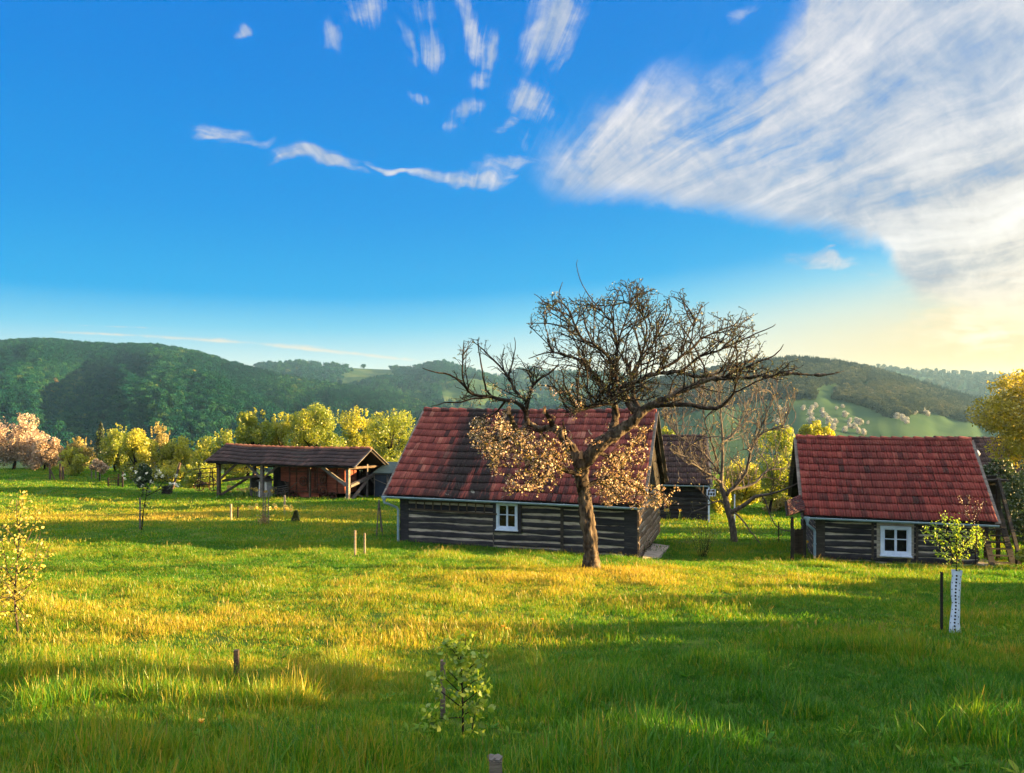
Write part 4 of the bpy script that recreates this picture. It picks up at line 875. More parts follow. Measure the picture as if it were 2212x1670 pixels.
# ------------------------------------------------------------------ bushy trees: trunk, limbs and a crown of leaf clumps
def leafy_tree(name, label, cat, px0, px1, top, bot, row_base, d, mat, n=5200, leaf=.13, trunk=None, group=None, lobes=26, seed=0, spires=0, dense=1.0, bark=None, gap_=.0, flat_bottom=.75, base=None, parts=True):
    rng = np.random.default_rng(seed+100); xm = (px0+px1)/2 if trunk is None else trunk
    b = Vector(((xm-CX)/F*d, d, 0)); b.z = gz(b.x, b.y) if base is None else base
    root = thing(name, label, cat, b, group=group)
    w = (px1-px0)/2/F*d; h = (bot-top)/2/F*d; c0 = P((px0+px1)/2, (top+bot)/2, d) - b; dep = w*.85
    # lobes: sub-clumps with own size, uneven outline
    L_ = []; 
    while len(L_) < lobes:
        q = rng.normal(size=3); q /= np.linalg.norm(q); q *= rng.uniform(.45, .86)
        if q[2] < -flat_bottom: continue
        L_.append((q, rng.uniform(.20, .36)))
    cen = []; ti = []
    per = int(n*1.35)//lobes
    for q, r in L_:
        m = int(per*(r/.28)**2); v = rng.normal(size=(m, 3)); v /= np.linalg.norm(v, axis=1, keepdims=True); rr = rng.uniform(.25, 1.0, (m, 1))**.45
        p = q + v*rr*r; t0 = rng.uniform(.2, .75); cen.append(p); ti.append(np.clip(t0 + rng.normal(0, .18, m), 0, 1))
    for k in range(spires):                                       # shoots that stand out of the outline
        a = rng.uniform(0, 6.28); rr = rng.uniform(0, .85); x, y = rr*math.cos(a), rr*math.sin(a); z0 = math.sqrt(max(0, 1-rr*rr))*.8; m = rng.integers(12, 26)
        zz = rng.uniform(0, rng.uniform(.15, .34), m); cen.append(np.stack([x+rng.normal(0, .025, m)+.3*x*zz, y+rng.normal(0, .025, m), z0+zz], -1)); ti.append(np.clip(.6+rng.normal(0, .2, m), 0, 1))
    cen = np.concatenate(cen); ti = np.concatenate(ti)
    cen = cen*np.array([w, dep, h])*np.array([1.14, 1.1, 1.10]) + np.array(list(c0))
    keep = cen[:, 2] > .05; cen = cen[keep]; ti = ti[keep]
    leaf_part('crown', cen, rng.uniform(.7, 1.3, len(cen))*leaf, mat, root, rng, tint=ti)
    tb = MB(); r0 = max(.035, w*.055)
    fork = Vector((c0.x*.4, 0, max(.25, c0.z-h*.55)))
    tb.tube([Vector((0, 0, -.2)), Vector((0, 0, .1)), fork*.6+Vector((rng.normal(0, .05), 0, 0)), fork], [r0*1.35, r0*1.1, r0*.95, r0*.85], 7)
    for q, r in L_[:16]:
        e = Vector((q[0]*w, q[1]*dep, q[2]*h)) + c0; mid = fork.lerp(e, .5) + Vector((rng.normal(0, .08*w), rng.normal(0, .08*w), .08*h))
        tb.tube([fork, mid, e, e+(e-mid)*.4], [r0*.55, r0*.34, r0*.16, r0*.05], 4)
        for k in range(3):
            e2 = e + Vector(rng.normal(0, .16, 3)*np.array([w, dep, h])); tb.tube([mid.lerp(e, .6), e2], [r0*.14, r0*.05], 3)
    tb.build('trunk', bark or M_twig, root)
    return root
def conifer(name, label, px, top, row_base, d, seed=0, wpx=18, group=None):
    rng = np.random.default_rng(seed); b = onground(px, d); H = (P(px, top, d)-b).z; root = thing(name, label, 'tree', b, group=group)
    n = 4200; t = rng.uniform(0, 1, n)**.75; lay = (t*13) % 1; a = rng.uniform(0, 6.28, n); r = (1-t)**.85*wpx/F*d*(1-.45*lay)*rng.uniform(.35, 1.05, n)*(1+.22*np.sin(a*5+np.floor(t*13)*1.7))
    c = np.stack([r*np.cos(a), r*np.sin(a), H*(.06+.94*t) - r*.25], -1); leaf_part('crown', c, rng.uniform(.10, .2, n), M_needle, root, rng, flat=.3, aspect=.5)
    tb = MB(); tb.tube([(0, 0, -.2), (0, 0, H*.98)], [.13, .02], 6); tb.build('trunk', M_twig, root)
# ------------------------------------------------------------------ house materials
def mat_log(name, dark, mid, light):
    m, nt, out = newmat(name); co = coords(nt)
    g1 = noise(nt, co, 5, 8, .7, (.35, 1, 3.2), dist=.6); g2 = noise(nt, co, 2.2, 4, .6, (.6, 1, 1.2)); t = tintattr(nt)
    f = math_(nt, 'ADD', math_(nt, 'ADD', math_(nt, 'MULTIPLY', g1, .62), math_(nt, 'MULTIPLY', g2, .38)), math_(nt, 'MULTIPLY', math_(nt, 'SUBTRACT', t, .5), .16))
    c = ramp(nt, f, [(.34, dark), (.52, mid), (.66, light), (.76, tuple(q*1.9 for q in light))])
    b = N(nt, 'ShaderNodeBsdfPrincipled', Roughness=.8); b.inputs['Specular IOR Level'].default_value = .25; nt.links.new(c, b.inputs['Base Color'])
    bp = N(nt, 'ShaderNodeBump', Strength=.7, Distance=.03); nt.links.new(noise(nt, co, 9, 6, .7, (.25, 1, 4)), bp.inputs['Height']); nt.links.new(bp.outputs[0], b.inputs['Normal'])
    nt.links.new(b.outputs[0], out.inputs[0]); return m
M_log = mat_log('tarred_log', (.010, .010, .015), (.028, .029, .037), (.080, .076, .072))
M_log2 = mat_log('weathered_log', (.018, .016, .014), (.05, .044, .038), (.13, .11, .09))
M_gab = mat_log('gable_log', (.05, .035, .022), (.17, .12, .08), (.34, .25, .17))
M_board = mat_log('dark_board', (.008, .007, .006), (.018, .016, .014), (.04, .034, .028))
M_grey = mat_log('grey_timber', (.05, .047, .043), (.13, .12, .11), (.26, .24, .22))
M_beam = mat_log('brown_timber', (.03, .022, .016), (.08, .06, .045), (.16, .12, .09))
M_chink = mat_noise('clay_chinking', [(.3, (.16, .145, .12)), (.5, (.40, .365, .31)), (.7, (.56, .51, .44))], scale=5, detail=7, stretch=(.6, 1, 3), rough=.95, bump=.5)
M_white = mat_noise('white_paint', [(.3, (.42, .54, .72)), (.6, (.58, .70, .88))], scale=6, rough=.55, bump=.08, spec=.4)
M_plaster = mat_noise('white_plaster', [(.3, (.55, .56, .58)), (.7, (.78, .79, .80))], scale=4, rough=.9, bump=.2)
M_zinc = mat_noise('zinc_gutter', [(.3, (.16, .26, .36)), (.7, (.30, .42, .52))], scale=5, rough=.38, bump=.05, spec=.6)
M_conc = mat_noise('concrete', [(.3, (.17, .15, .125)), (.55, (.30, .27, .23)), (.75, (.40, .36, .31))], scale=5, detail=8, rough=.95, bump=.5)
M_dark = mat_noise('dark_interior', [(.3, (.006, .005, .005)), (.7, (.014, .012, .010))], scale=3, bump=0, rough=1, spec=0)
M_rust = mat_noise('rusty_iron', [(.3, (.025, .012, .008)), (.5, (.07, .03, .018)), (.7, (.13, .055, .03))], scale=8, rough=.85, bump=.4)
M_redwood = mat_log('red_painted_planks', (.06, .018, .011), (.19, .050, .028), (.30, .088, .046))
def mat_glass():
    m, nt, out = newmat('window_glass'); b = N(nt, 'ShaderNodeBsdfPrincipled', Roughness=.03); b.inputs['Base Color'].default_value = (.006, .006, .01, 1); b.inputs['Specular IOR Level'].default_value = .35
    nt.links.new(b.outputs[0], out.inputs[0]); return m
M_glass = mat_glass()
def mat_tile(name, stops, soot=0.0, lichen=.0, soot_at=None, dirt=.38):
    m, nt, out = newmat(name); co = coords(nt); t = tintattr(nt)
    f = math_(nt, 'ADD', t, math_(nt, 'MULTIPLY', math_(nt, 'SUBTRACT', noise(nt, co, 7, 6, .65, (3.5, .6, .6)), .5), dirt*2.2))
    c = ramp(nt, f, stops)
    if soot:                                                     # weather stains that run down the slope
        s = noise(nt, co, 1.0, 5, .6, (1.1, .22, .22), dist=.5); s2 = noise(nt, co, 1.0, 5, .7, (9, .9, .9))
        k = smooth(nt, math_(nt, 'ADD', math_(nt, 'MULTIPLY', s, .62), math_(nt, 'MULTIPLY', s2, .42)), .47, .60, 0, soot)
        if soot_at is not None:
            sx_ = nt.nodes.new('ShaderNodeSeparateXYZ'); nt.links.new(co, sx_.inputs[0])
            k = math_(nt, 'MULTIPLY', k, math_(nt, 'ADD', .25, smooth(nt, math_(nt, 'ABSOLUTE', math_(nt, 'SUBTRACT', sx_.outputs[0], soot_at)), 2.4, .2, 0, 1.1)), clamp=True)
        c = mix(nt, k, c, (.016, .011, .012))
    if lichen:
        l = smooth(nt, noise(nt, co, 2.1, 6, .55, dist=.3), .675, .70, 0, lichen); c = mix(nt, l, c, (.19, .20, .18))
    b = N(nt, 'ShaderNodeBsdfPrincipled', Roughness=.75); b.inputs['Specular IOR Level'].default_value = .3; nt.links.new(c, b.inputs['Base Color'])
    bp = N(nt, 'ShaderNodeBump', Strength=.5, Distance=.02); nt.links.new(noise(nt, co, 26, 5, .7), bp.inputs['Height']); nt.links.new(bp.outputs[0], b.inputs['Normal'])
    nt.links.new(b.outputs[0], out.inputs[0]); return m
M_tile_old = mat_tile('old_clay_tile', [(0, (.018, .010, .012)), (.25, (.055, .018, .019)), (.5, (.145, .031, .027)), (.78, (.24, .058, .044)), (1, (.34, .14, .10))], soot=.95, lichen=.85, soot_at=2.6)
M_tile_red = mat_tile('red_clay_tile', [(0, (.04, .014, .013)), (.3, (.13, .021, .019)), (.6, (.19, .033, .027)), (1, (.27, .070, .052))], soot=.35, dirt=.28)
M_tile_dark = mat_tile('dark_mossy_tile', [(0, (.012, .009, .010)), (.4, (.032, .020, .020)), (.8, (.062, .034, .030)), (1, (.10, .055, .045))], soot=.7, dirt=.4)
M_tile_ridge = mat_tile('orange_ridge_tile', [(0, (.16, .05, .03)), (.5, (.34, .11, .05)), (1, (.45, .2, .1))])

# ------------------------------------------------------------------ builders (local frame: x along the front, y into the house, z up)
def tiles(a0, a1, b0, c0, b1, c1, rows, w, rng, sag=.03, lap=1.12, lift=.034, wave=.018, tint=None, bias=0.0):
    """clay tiles on one roof slope from eave (b0,c0) to ridge (b1,c1), as quads; returns verts, faces, tints"""
    ncol = max(1, round((a1-a0)/w)); w = (a1-a0)/ncol; SL = Vector((0, b1-b0, c1-c0)); L = SL.length; SL.normalize(); NR = Vector((0, -SL.z, SL.y))
    if NR.z < 0: NR = -NR
    prof = [0.0, .10, .34, .5, .60, .84, .97]; hh = [.35, 1.0, .85, 0.0, 1.0, .85, 0.25]
    V = []; Fq = []; T = []; rl = L/rows
    sagf = lambda a, s: -sag*(math.sin((a-a0)/(a1-a0)*math.pi)) + sag*.35*math.sin(a*1.7+s*1.1)
    band = [rng.uniform(-.06, .06) for _ in range(rows)]
    for r in range(rows):
        for c in range(ncol):
            x0 = a0+c*w + rng.normal(0, .004); s0 = r*rl + rng.normal(0, .006); s1 = s0+rl*lap; lf = lift + rng.normal(0, .004); tilt = rng.normal(0, .006)
            t = np.clip(.5+bias + band[r] + rng.normal(0, .17) if tint is None else tint(x0, s0, rng), 0, 1); n = len(V)
            for (s, dz) in ((s0, lf-.03), (s0, lf), (s1, .006)):
                for p, h in zip(prof, hh):
                    x = x0+p*w; q = Vector((x, b0, c0)) + SL*s + NR*(dz + h*wave*(1 if dz > .01 or s == s0 else .8) + tilt*(p-.5)*2 + sagf(x, s)); V.append(q); T.append(t)
            k = len(prof)
            for j in range(2):
                for i in range(k-1): Fq.append((n+j*k+i, n+j*k+i+1, n+(j+1)*k+i+1, n+(j+1)*k+i))
    return V, Fq, T
def roof(parent, a0, a1, bf, cf, br, cr, bb, cb, rows, w, mat, rng, board, ridge_mat=None, sag=.03, rows_back=None, verge=True, under=.07, tint=None, wave=.018, lift=.034, bias=0.0):
    """gable roof: front eave (bf,cf), ridge (br,cr), back eave (bb,cb)"""
    V, Fq, T = tiles(a0, a1, bf, cf, br, cr, rows, w, rng, sag=sag, tint=tint, wave=wave, lift=lift, bias=bias); V2, F2, T2 = tiles(a0, a1, bb, cb, br, cr, rows_back or rows, w, rng, sag=sag, wave=wave, lift=lift, bias=bias)
    n = len(V); V += V2; Fq += [tuple(i+n for i in f) for f in F2]; T += T2
    rf = np_mesh('roof', np.array([list(v) for v in V]), np.array(Fq), mat, tint=T, parent=parent)
    ub = MB()                                                     # boarding under the tiles
    for (b0, c0) in ((bf, cf), (bb, cb)):
        d = Vector((0, br-b0, cr-c0)).normalized(); nn = Vector((0, -d.z, d.y)); nn = nn if nn.z > 0 else -nn
        e = Vector((0, b0, c0))+d*.03; g = Vector((0, br, cr))
        q = [Vector((a0+.03, e.y, e.z)), Vector((a1-.03, e.y, e.z)), Vector((a1-.03, g.y, g.z)), Vector((a0+.03, g.y, g.z))]
        q = [v - nn*.035 - Vector((0, 0, sag*.6)) for v in q]; ub.prism(q, -nn*under)
    ub.build('roof_boarding', board, rf)
    rc = MB(); nr = max(3, round((a1-a0)/.36)); pr = (a1-a0)/nr
    for i in range(nr):
        rc.tint = float(np.clip(rng.normal(.5, .2), 0, 1)); x = a0+i*pr; s = -sag*math.sin((i+.5)/nr*math.pi)
        pts = [Vector((x-.02, br, cr+.01+s)), Vector((x+.03, br, cr+.012+s)), Vector((x+pr*.8, br, cr-.004+s)), Vector((x+pr+.02, br, cr-.01+s))]
        rc.tube(pts, [.105, .112, .088, .085], 9)
    rc.build('ridge_tiles', ridge_mat or mat, rf, smooth=False)
    if verge:
        for x in (a0-.012, a1+.012):
            for (b0, c0) in ((bf, cf), (bb, cb)): vb = MB(); vb.beam((x, b0, c0-.03), (x, br, cr-.03), .03, .17, up=(1, 0, 0)); vb.build('verge_board', M_grey, rf)
    return rf
def log_wall(parent, p, q, c0, c1, n, mat, rng, chink=.24, openings=(), proud=.045, name='log_wall', thick=.16, chmat=None):
    """squared logs with clay between them; p,q: (x,y) ends seen from outside left to right"""
    p, q = Vector((*p, 0)), Vector((*q, 0)); ex = (q-p); L = ex.length; ex.normalize(); out = Vector((ex.y, -ex.x, 0))
    mb = MB(); hs = [rng.uniform(.8, 1.2) for _ in range(n)]; tot = sum(hs); z = c0
    mb.mi = 0
    for i in range(n):
        h = hs[i]/tot*(c1-c0); zc = z+h/2; z += h
        segs = [(0.0, L)]
        for (o0, o1, oz0, oz1) in openings:
            if oz0 < zc+h*.35 and oz1 > zc-h*.35:
                ns = []
                for s0, s1 in segs:
                    if o1 <= s0 or o0 >= s1: ns.append((s0, s1)); continue
                    if o0 > s0+.03: ns.append((s0, o0))
                    if o1 < s1-.03: ns.append((o1, s1))
                segs = ns
        sh = rng.uniform(0, 50); mb.tint = rng.uniform(.15, .85); gapk = chink*rng.uniform(.55, 1.35)
        for s0, s1 in segs:
            m = max(2, int((s1-s0)/.16)); rows = []
            for k in range(m+1):
                s = s0+(s1-s0)*k/m; hw = h/2*(1-gapk) + .034*mnoise.noise(Vector((s*1.1+sh, i*3.1, 0))) + .016*mnoise.noise(Vector((s*5+sh, i*7.3, 2)))
                zz = zc + .04*mnoise.noise(Vector((s*.8+sh, i*1.7, 7))); pr = proud + .012*mnoise.noise(Vector((s*2.1+sh, i, 4)))
                b = p+ex*s; rows.append([b+Vector((0, 0, zz-hw)), b+out*pr*.75+Vector((0, 0, zz-hw*.88)), b+out*pr+Vector((0, 0, zz-hw*.3)), b+out*pr+Vector((0, 0, zz+hw*.45)), b+out*pr*.7+Vector((0, 0, zz+hw*.9)), b+Vector((0, 0, zz+hw))])
            vs = [v for r in rows for v in r]; fs = []
            for k in range(m):
                for j in range(5): fs.append((k*6+j, (k+1)*6+j, (k+1)*6+j+1, k*6+j+1))
            fs.append(tuple(range(5, -1, -1))); fs.append(tuple(m*6+j for j in range(6)))
            mb.add(vs, fs)
    mb.mi = 1; mb.tint = .5
    c = p.lerp(q, .5) - out*(thick/2) + Vector((0, 0, (c0+c1)/2)); M = Matrix((ex, -out, Vector((0, 0, 1)))).transposed()
    mb.box(c+out*.012, (L, thick, c1-c0), M)
    return mb.build(name, [mat, chmat or M_chink], parent)
def window(parent, a0, a1, c0, c1, y, fw=.075, sash=.03, casing=None, name='window'):
    """two-light casement with a cross bar, standing just proud of the wall plane y"""
    fr = MB()
    for (x0, x1, z0, z1) in ((a0, a0+fw, c0, c1), (a1-fw, a1, c0, c1), (a0+fw, a1-fw, c0, c0+fw*.9), (a0+fw, a1-fw, c1-fw*.9, c1)):
        fr.box(((x0+x1)/2, y-.035, (z0+z1)/2), (x1-x0, .09, z1-z0))
    o = fr.build(name, M_white, parent)
    s = MB(); xm = (a0+a1)/2; zi0, zi1 = c0+fw*.9, c1-fw*.9; zm = zi0+(zi1-zi0)*.56
    for (x0, x1) in ((a0+fw, xm), (xm, a1-fw)):
        for (u0, u1, z0, z1) in ((x0+.002, x0+sash, zi0, zi1), (x1-sash, x1-.002, zi0, zi1), (x0+sash, x1-sash, zi0, zi0+sash*1.2), (x0+sash, x1-sash, zi1-sash, zi1), (x0+sash, x1-sash, zm-.014, zm+.014)):
            s.box(((u0+u1)/2, y-.022, (z0+z1)/2), (u1-u0, .04, z1-z0))
    s.build('sash', M_white, o)
    g = MB(); g.box((xm, y-.012, (c0+c1)/2), (a1-a0-2*fw, .006, c1-c0-1.8*fw)); g.build('pane', M_glass, o)
    sl_ = MB(); sl_.box((xm, y-.075, c0-.02), (a1-a0+.05, .12, .035)); sl_.build('sill', M_white, o)
    if casing:
        k = MB(); kw = .12
        for (x0, x1, z0, z1) in ((a0-kw, a0-.004, c0-.11, c1+.10), (a1+.004, a1+kw, c0-.11, c1+.10), (a0-.004, a1+.004, c1+.004, c1+.10), (a0-.004, a1+.004, c0-.11, c0-.045)):
            k.box(((x0+x1)/2, y-.03, (z0+z1)/2), (x1-x0, .07, z1-z0))
        k.build('casing', casing, o)
    return o
def gutter(parent, a0, a1, b, c, fall=.02, r=.06, name='gutter'):
    mb = MB(); vs = []; fs = []; n = 9; m = 16
    for k in range(m+1):
        x = a0+(a1-a0)*k/m; z = c-fall*k/m
        for i in range(n):
            t = math.pi*(i/(n-1)); vs.append(Vector((x, b-r*math.cos(t), z-r*math.sin(t))))
        vs += [Vector((x, b+r*.86*math.cos(math.pi*(i/(n-1))), z-r*.86*math.sin(math.pi*(i/(n-1)))+.002)) for i in range(n)]
    q = 2*n
    for k in range(m):
        for i in range(q): fs.append((k*q+i, k*q+(i+1) % q, (k+1)*q+(i+1) % q, (k+1)*q+i))
    mb.add(vs, fs)
    mb.tube([(a0, b-r, c+.004), (a1, b-r, c-fall+.004)], .011, 5)
    x = a0+.4
    while x < a1: mb.box((x, b, c+.008-fall*(x-a0)/(a1-a0)), (.022, r*2.3, .008)); x += .75
    return mb.build(name, M_zinc, parent)
def downpipe(parent, pts, r=.042, hopper=True):
    mb = MB(); mb.tube(pts, r, 9)
    if hopper: p = Vector(pts[0]); mb.tube([p+Vector((0, 0, .06)), p+Vector((0, 0, -.02)), p+Vector((0, 0, -.12))], [.085, .08, .045], 10)
    mb.tube([Vector(pts[-1])+Vector((0, 0, .7)), Vector(pts[-1])+Vector((0, 0, .74))], r*1.25, 9)
    return mb.build('downpipe', M_zinc, parent)
def gable_boards(parent, x, b0, b1, br, c0, cr, cslope, mat, outward, rng, name='gable'):
    """upright boards filling a gable triangle at x; cslope(b) -> height under the roof"""
    mb = MB(); b = b0
    while b < b1:
        w = rng.uniform(.13, .2); e = min(b1, b+w); mb.tint = rng.uniform(.2, .8); dx = outward*rng.uniform(.018, .03)
        top0, top1 = cslope(b), cslope(e)
        bm_, tm_ = (b+e)/2, cslope((b+e)/2)
        poly = [Vector((x, b+.004, c0)), Vector((x, e-.004, c0)), Vector((x, e-.004, top1))]
        if b < br < e: poly.append(Vector((x, br, cslope(br))))
        poly.append(Vector((x, b+.004, top0)))
        mb.prism(poly, (dx, 0, 0)); b = e
    return mb.build(name, mat, parent)

# ------------------------------------------------------------------ the big log house in the middle
def main_house():
    rng = np.random.default_rng(4); o = P(866, 1166, 27.4); rz = math.atan2(-.29, .957)
    h = thing('log_house', 'long log house with a big steep stained red tile roof behind the apple tree', 'house', o, rz)
    Lx, Dp = 8.2, 6.2; eb, ec, rb, rc_ = -.42, 1.60, 3.1, 4.47
    KEEP.append((o.x, o.y, rz, -.05, Lx+.05, -.02, Dp+.05))
    win = (3.52, 4.26, .56, 1.44)
    log_wall(h, (.30, 0), (3.40, 0), -.12, 1.56, 7, M_log, rng, openings=[], chink=.28)
    log_wall(h, (3.40, 0), (5.70, 0), -.22, 1.56, 8, M_log, rng, openings=[(win[0]-.13-3.4, win[1]+.13-3.4, win[2]-.06, 1.7)], chink=.25)
    log_wall(h, (5.80, 0), (7.78, 0), -.34, 1.50, 8, M_log, rng, chink=.25)
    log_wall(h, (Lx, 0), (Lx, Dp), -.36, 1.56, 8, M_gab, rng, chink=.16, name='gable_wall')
    log_wall(h, (0, Dp), (0, 0), -.12, 1.56, 7, M_log, rng)
    log_wall(h, (Lx, Dp), (0, Dp), -.3, 1.56, 8, M_log, rng)
    for (x0, x1, z0) in ((0.0, .30, -.4), (5.70, 5.80, -.5), (7.78, 8.2, -.5)):
        m = MB(); m.beam(((x0+x1)/2, .02, z0), ((x0+x1)/2, .02, 1.56), x1-x0, .16, up=(0, 1, 0)); m.build('corner_post', M_log if x0 != 5.7 else M_log2, h)
    m = MB(); m.beam((3.40, -.03, -.3), (3.40, -.03, 1.5), .03, .07, up=(0, 1, 0)); m.build('batten', M_grey, h)
    m = MB(); m.beam((.0, -.02, 1.60), (Lx, -.02, 1.57), .2, .13, up=(0, 0, 1)); m.build('wall_plate', M_log, h)
    m = MB(); m.box((Lx/2, Dp/2, .2), (Lx-.4, Dp-.4, .05)); m.build('floor', M_dark, h)
    def tint(x, s, r):
        return .52 + r.normal(0, .16) + .10*math.sin(x*.9+s*.7)
    rf = roof(h, -.42, Lx+.22, eb, ec, rb, rc_, Dp+.42, 1.62, 12, .155, M_tile_old, rng, M_board, sag=.06, tint=tint, wave=.018, lift=.045)
    cs = lambda b: ec-.14 + (rc_-ec)*(1-abs(b-rb)/(rb-eb))
    gable_boards(h, Lx-.01, -.05, Dp+.05, rb, 1.56, rc_, cs, M_board, 1, rng); gable_boards(h, .01, -.05, Dp+.05, rb, 1.56, rc_, cs, M_board, -1, rng)
    # boards closing the front part of the gable, lit by the sun
    window(h, *win, -.045, casing=M_log)
    gutter(h, -.50, Lx+.25, eb-.03, ec-.05, fall=.05)
    downpipe(h, [(-.42, eb-.03, 1.50), (-.42, eb-.03, 1.34), (-.10, -.12, 1.14), (-.06, -.09, 1.05), (-.06, -.09, -.2)])
    # old ladder hung on the wall
    lp = o + Vector((0, 0, 0)); ld = thing('ladder', 'old wooden ladder hanging sideways on the log wall under the eave', 'ladder', o, rz)
    a = MB(); a.beam((.38, -.13, 1.39), (3.3, -.13, 1.40), .05, .055); a.build('rail', M_beam, ld)
    a = MB(); a.beam((.40, -.13, 1.10), (3.55, -.13, 1.06), .05, .055); a.build('rail', M_beam, ld)
    for i in range(9):
        x = .62+i*.31; a = MB(); a.beam((x, -.12, 1.07), (x+.01, -.12, 1.42), .035, .03, up=(0, 1, 0)); a.build('rung', M_beam, ld)
    # concrete slab by the gable
    s = MB(); s.mi = 0; poly = [P(1388, 1215, 24.6), P(1421, 1206, 25.0), P(1447, 1171, 28.6), P(1405, 1169, 29.4)]
    zt = -5.17
    poly = [Vector((q.x, q.y, gz(q.x, q.y)+.10)) for q in poly]; s.prism(poly, (0, 0, -.4)); so_ = s.build('concrete_slab', M_conc); tag(so_, 'weathered concrete slab lying in the grass beside the lit gable', 'slab')
    return h
# ------------------------------------------------------------------ the smaller cabin on the right
def cabin():
    rng = np.random.default_rng(8); o = P(1762, 1208, 25.9); rz = math.atan2(-.26, .965)
    h = thing('log_cabin', 'small log cabin with a clean bright red tile roof and one blue-white window', 'cabin', o, rz)
    Lx, Dp = 4.75, 4.8; eb, ec, rb, rc_ = -.40, 1.47, 2.4, 3.88
    KEEP.append((o.x, o.y, rz, -.02, Lx+.05, -.02, Dp+.05))
    win = (1.94, 2.84, .27, 1.20)
    log_wall(h, (.28, 0), (1.72, 0), -.15, 1.42, 8, M_log, rng, chink=.25)
    log_wall(h, (1.72, 0), (3.02, 0), -.15, 1.42, 9, M_log, rng, openings=[(win[0]-.1-1.72, win[1]+.1-1.72, win[2]-.05, 1.3)], chink=.2)
    log_wall(h, (3.02, 0), (Lx, 0), -.15, 1.42, 9, M_log, rng, chink=.22)
    log_wall(h, (Lx, 0), (Lx, Dp), -.2, 1.42, 9, M_log2, rng); log_wall(h, (0, Dp), (0, 0), -.2, 1.42, 9, M_log, rng); log_wall(h, (Lx, Dp), (0, Dp), -.2, 1.42, 9, M_log, rng)
    m = MB(); m.beam((.14, .02, -.4), (.14, .02, 1.44), .28, .16, up=(0, 1, 0)); m.build('corner_post', M_log2, h)
    for x in (1.72, 3.02): m = MB(); m.beam((x, -.03, -.1), (x, -.03, 1.4), .07, .07, up=(0, 1, 0)); m.build('jamb_post', M_log2, h)
    m = MB(); m.box((Lx/2, -.03, -.22), (Lx+.05, .2, .34)); m.build('plinth', M_conc, h)
    rf = roof(h, -.40, Lx+.45, eb, ec, rb, rc_, Dp+.40, 1.47, 11, .16, M_tile_red, rng, M_board, sag=.035, wave=.026, lift=.05, bias=.0)
    cs = lambda b: ec-.14 + (rc_-ec)*(1-abs(b-rb)/(rb-eb))
    gable_boards(h, Lx-.01, -.05, Dp+.05, rb, 1.42, rc_, cs, M_board, 1, rng); gable_boards(h, .01, -.05, Dp+.05, rb, 1.42, rc_, cs, M_board, -1, rng)
    window(h, *win, -.045, fw=.095, sash=.035)
    gutter(h, -.42, Lx+.47, eb-.03, ec-.05, fall=.03)
    downpipe(h, [(-.30, eb-.03, 1.38), (-.30, eb-.03, 1.2), (-.06, -.12, .98), (-.04, -.10, .9), (-.04, -.10, -.2)])
    # porch roof on the left gable
    pr = MB(); rr = np.random.default_rng(3)
    V, Fq, T = [], [], []
    E = [P(1700, 1081, 25.4), P(1736, 1066, 26.6), P(1740, 1102, 25.6), P(1703, 1112, 24.7)]
    M_ = Matrix.Rotation(-rz, 4, 'Z'); E = [M_ @ (q-o) for q in E]
    nu, nv = 7, 8
    for i in range(nu):
        for j in range(nv):
            def q(s, t): return E[0].lerp(E[1], s).lerp(E[3].lerp(E[2], s), t)
            up_ = Vector((0, -.02, .03)); n = len(V); a, b, c_, d_ = q(i/nu, j/nv), q((i+.97)/nu, j/nv), q((i+.97)/nu, (j+1.15)/nv), q(i/nu, (j+1.15)/nv)
            m_ = up_*1.2; V += [a, a.lerp(b, .5)+m_*.5, b, d_+up_, d_.lerp(c_, .5)+up_+m_*.5, c_+up_, d_+up_*.1, d_.lerp(c_, .5)+up_*.1, c_+up_*.1]; T += [float(rr.uniform(.1, .6))]*9
            Fq += [(n, n+1, n+4, n+3), (n+1, n+2, n+5, n+4), (n+3, n+4, n+7, n+6), (n+4, n+5, n+8, n+7)]
    por = np_mesh('porch_roof', np.array([list(v) for v in V]), np.array(Fq), M_tile_old, tint=[q*.6 for q in T], parent=h)
    bd = MB(); nrm_ = (E[1]-E[0]).cross(E[3]-E[0]).normalized(); nrm_ = nrm_ if nrm_.z < 0 else -nrm_
    bd.prism([q+nrm_*.04 for q in E], nrm_*.06); bd.build('porch_boarding', M_board, por)
    for q in (E[3]+Vector((.12, .1, 0)), E[2]+Vector((-.02, .05, 0))):
        m = MB(); m.beam((q.x, q.y, -.4), (q.x, q.y, q.z-.08), .09, .09, up=(0, 1, 0)); m.build('porch_post', M_board, h)
    # white door leaf and lamp on the right gable
    m = MB(); m.box((Lx+.07, .95, .55), (.04, .75, 1.5)); m.build('door', M_plaster, h)
    m = MB(); m.tube([(Lx+.02, rb, 3.45), (Lx+.30, rb-.1, 3.52), (Lx+.5, rb-.15, 3.50)], .012, 6); lm = m.build('lamp_arm', M_grey, h)
    m = MB(); c = Vector((Lx+.55, rb-.2, 3.42)); m.tube([c+Vector((0, 0, .14)), c+Vector((0, 0, .10)), c, c+Vector((0, 0, -.10))], [.03, .09, .15, .10], 12); m.build('lamp_shade', M_plaster, lm, smooth=True)
    return h
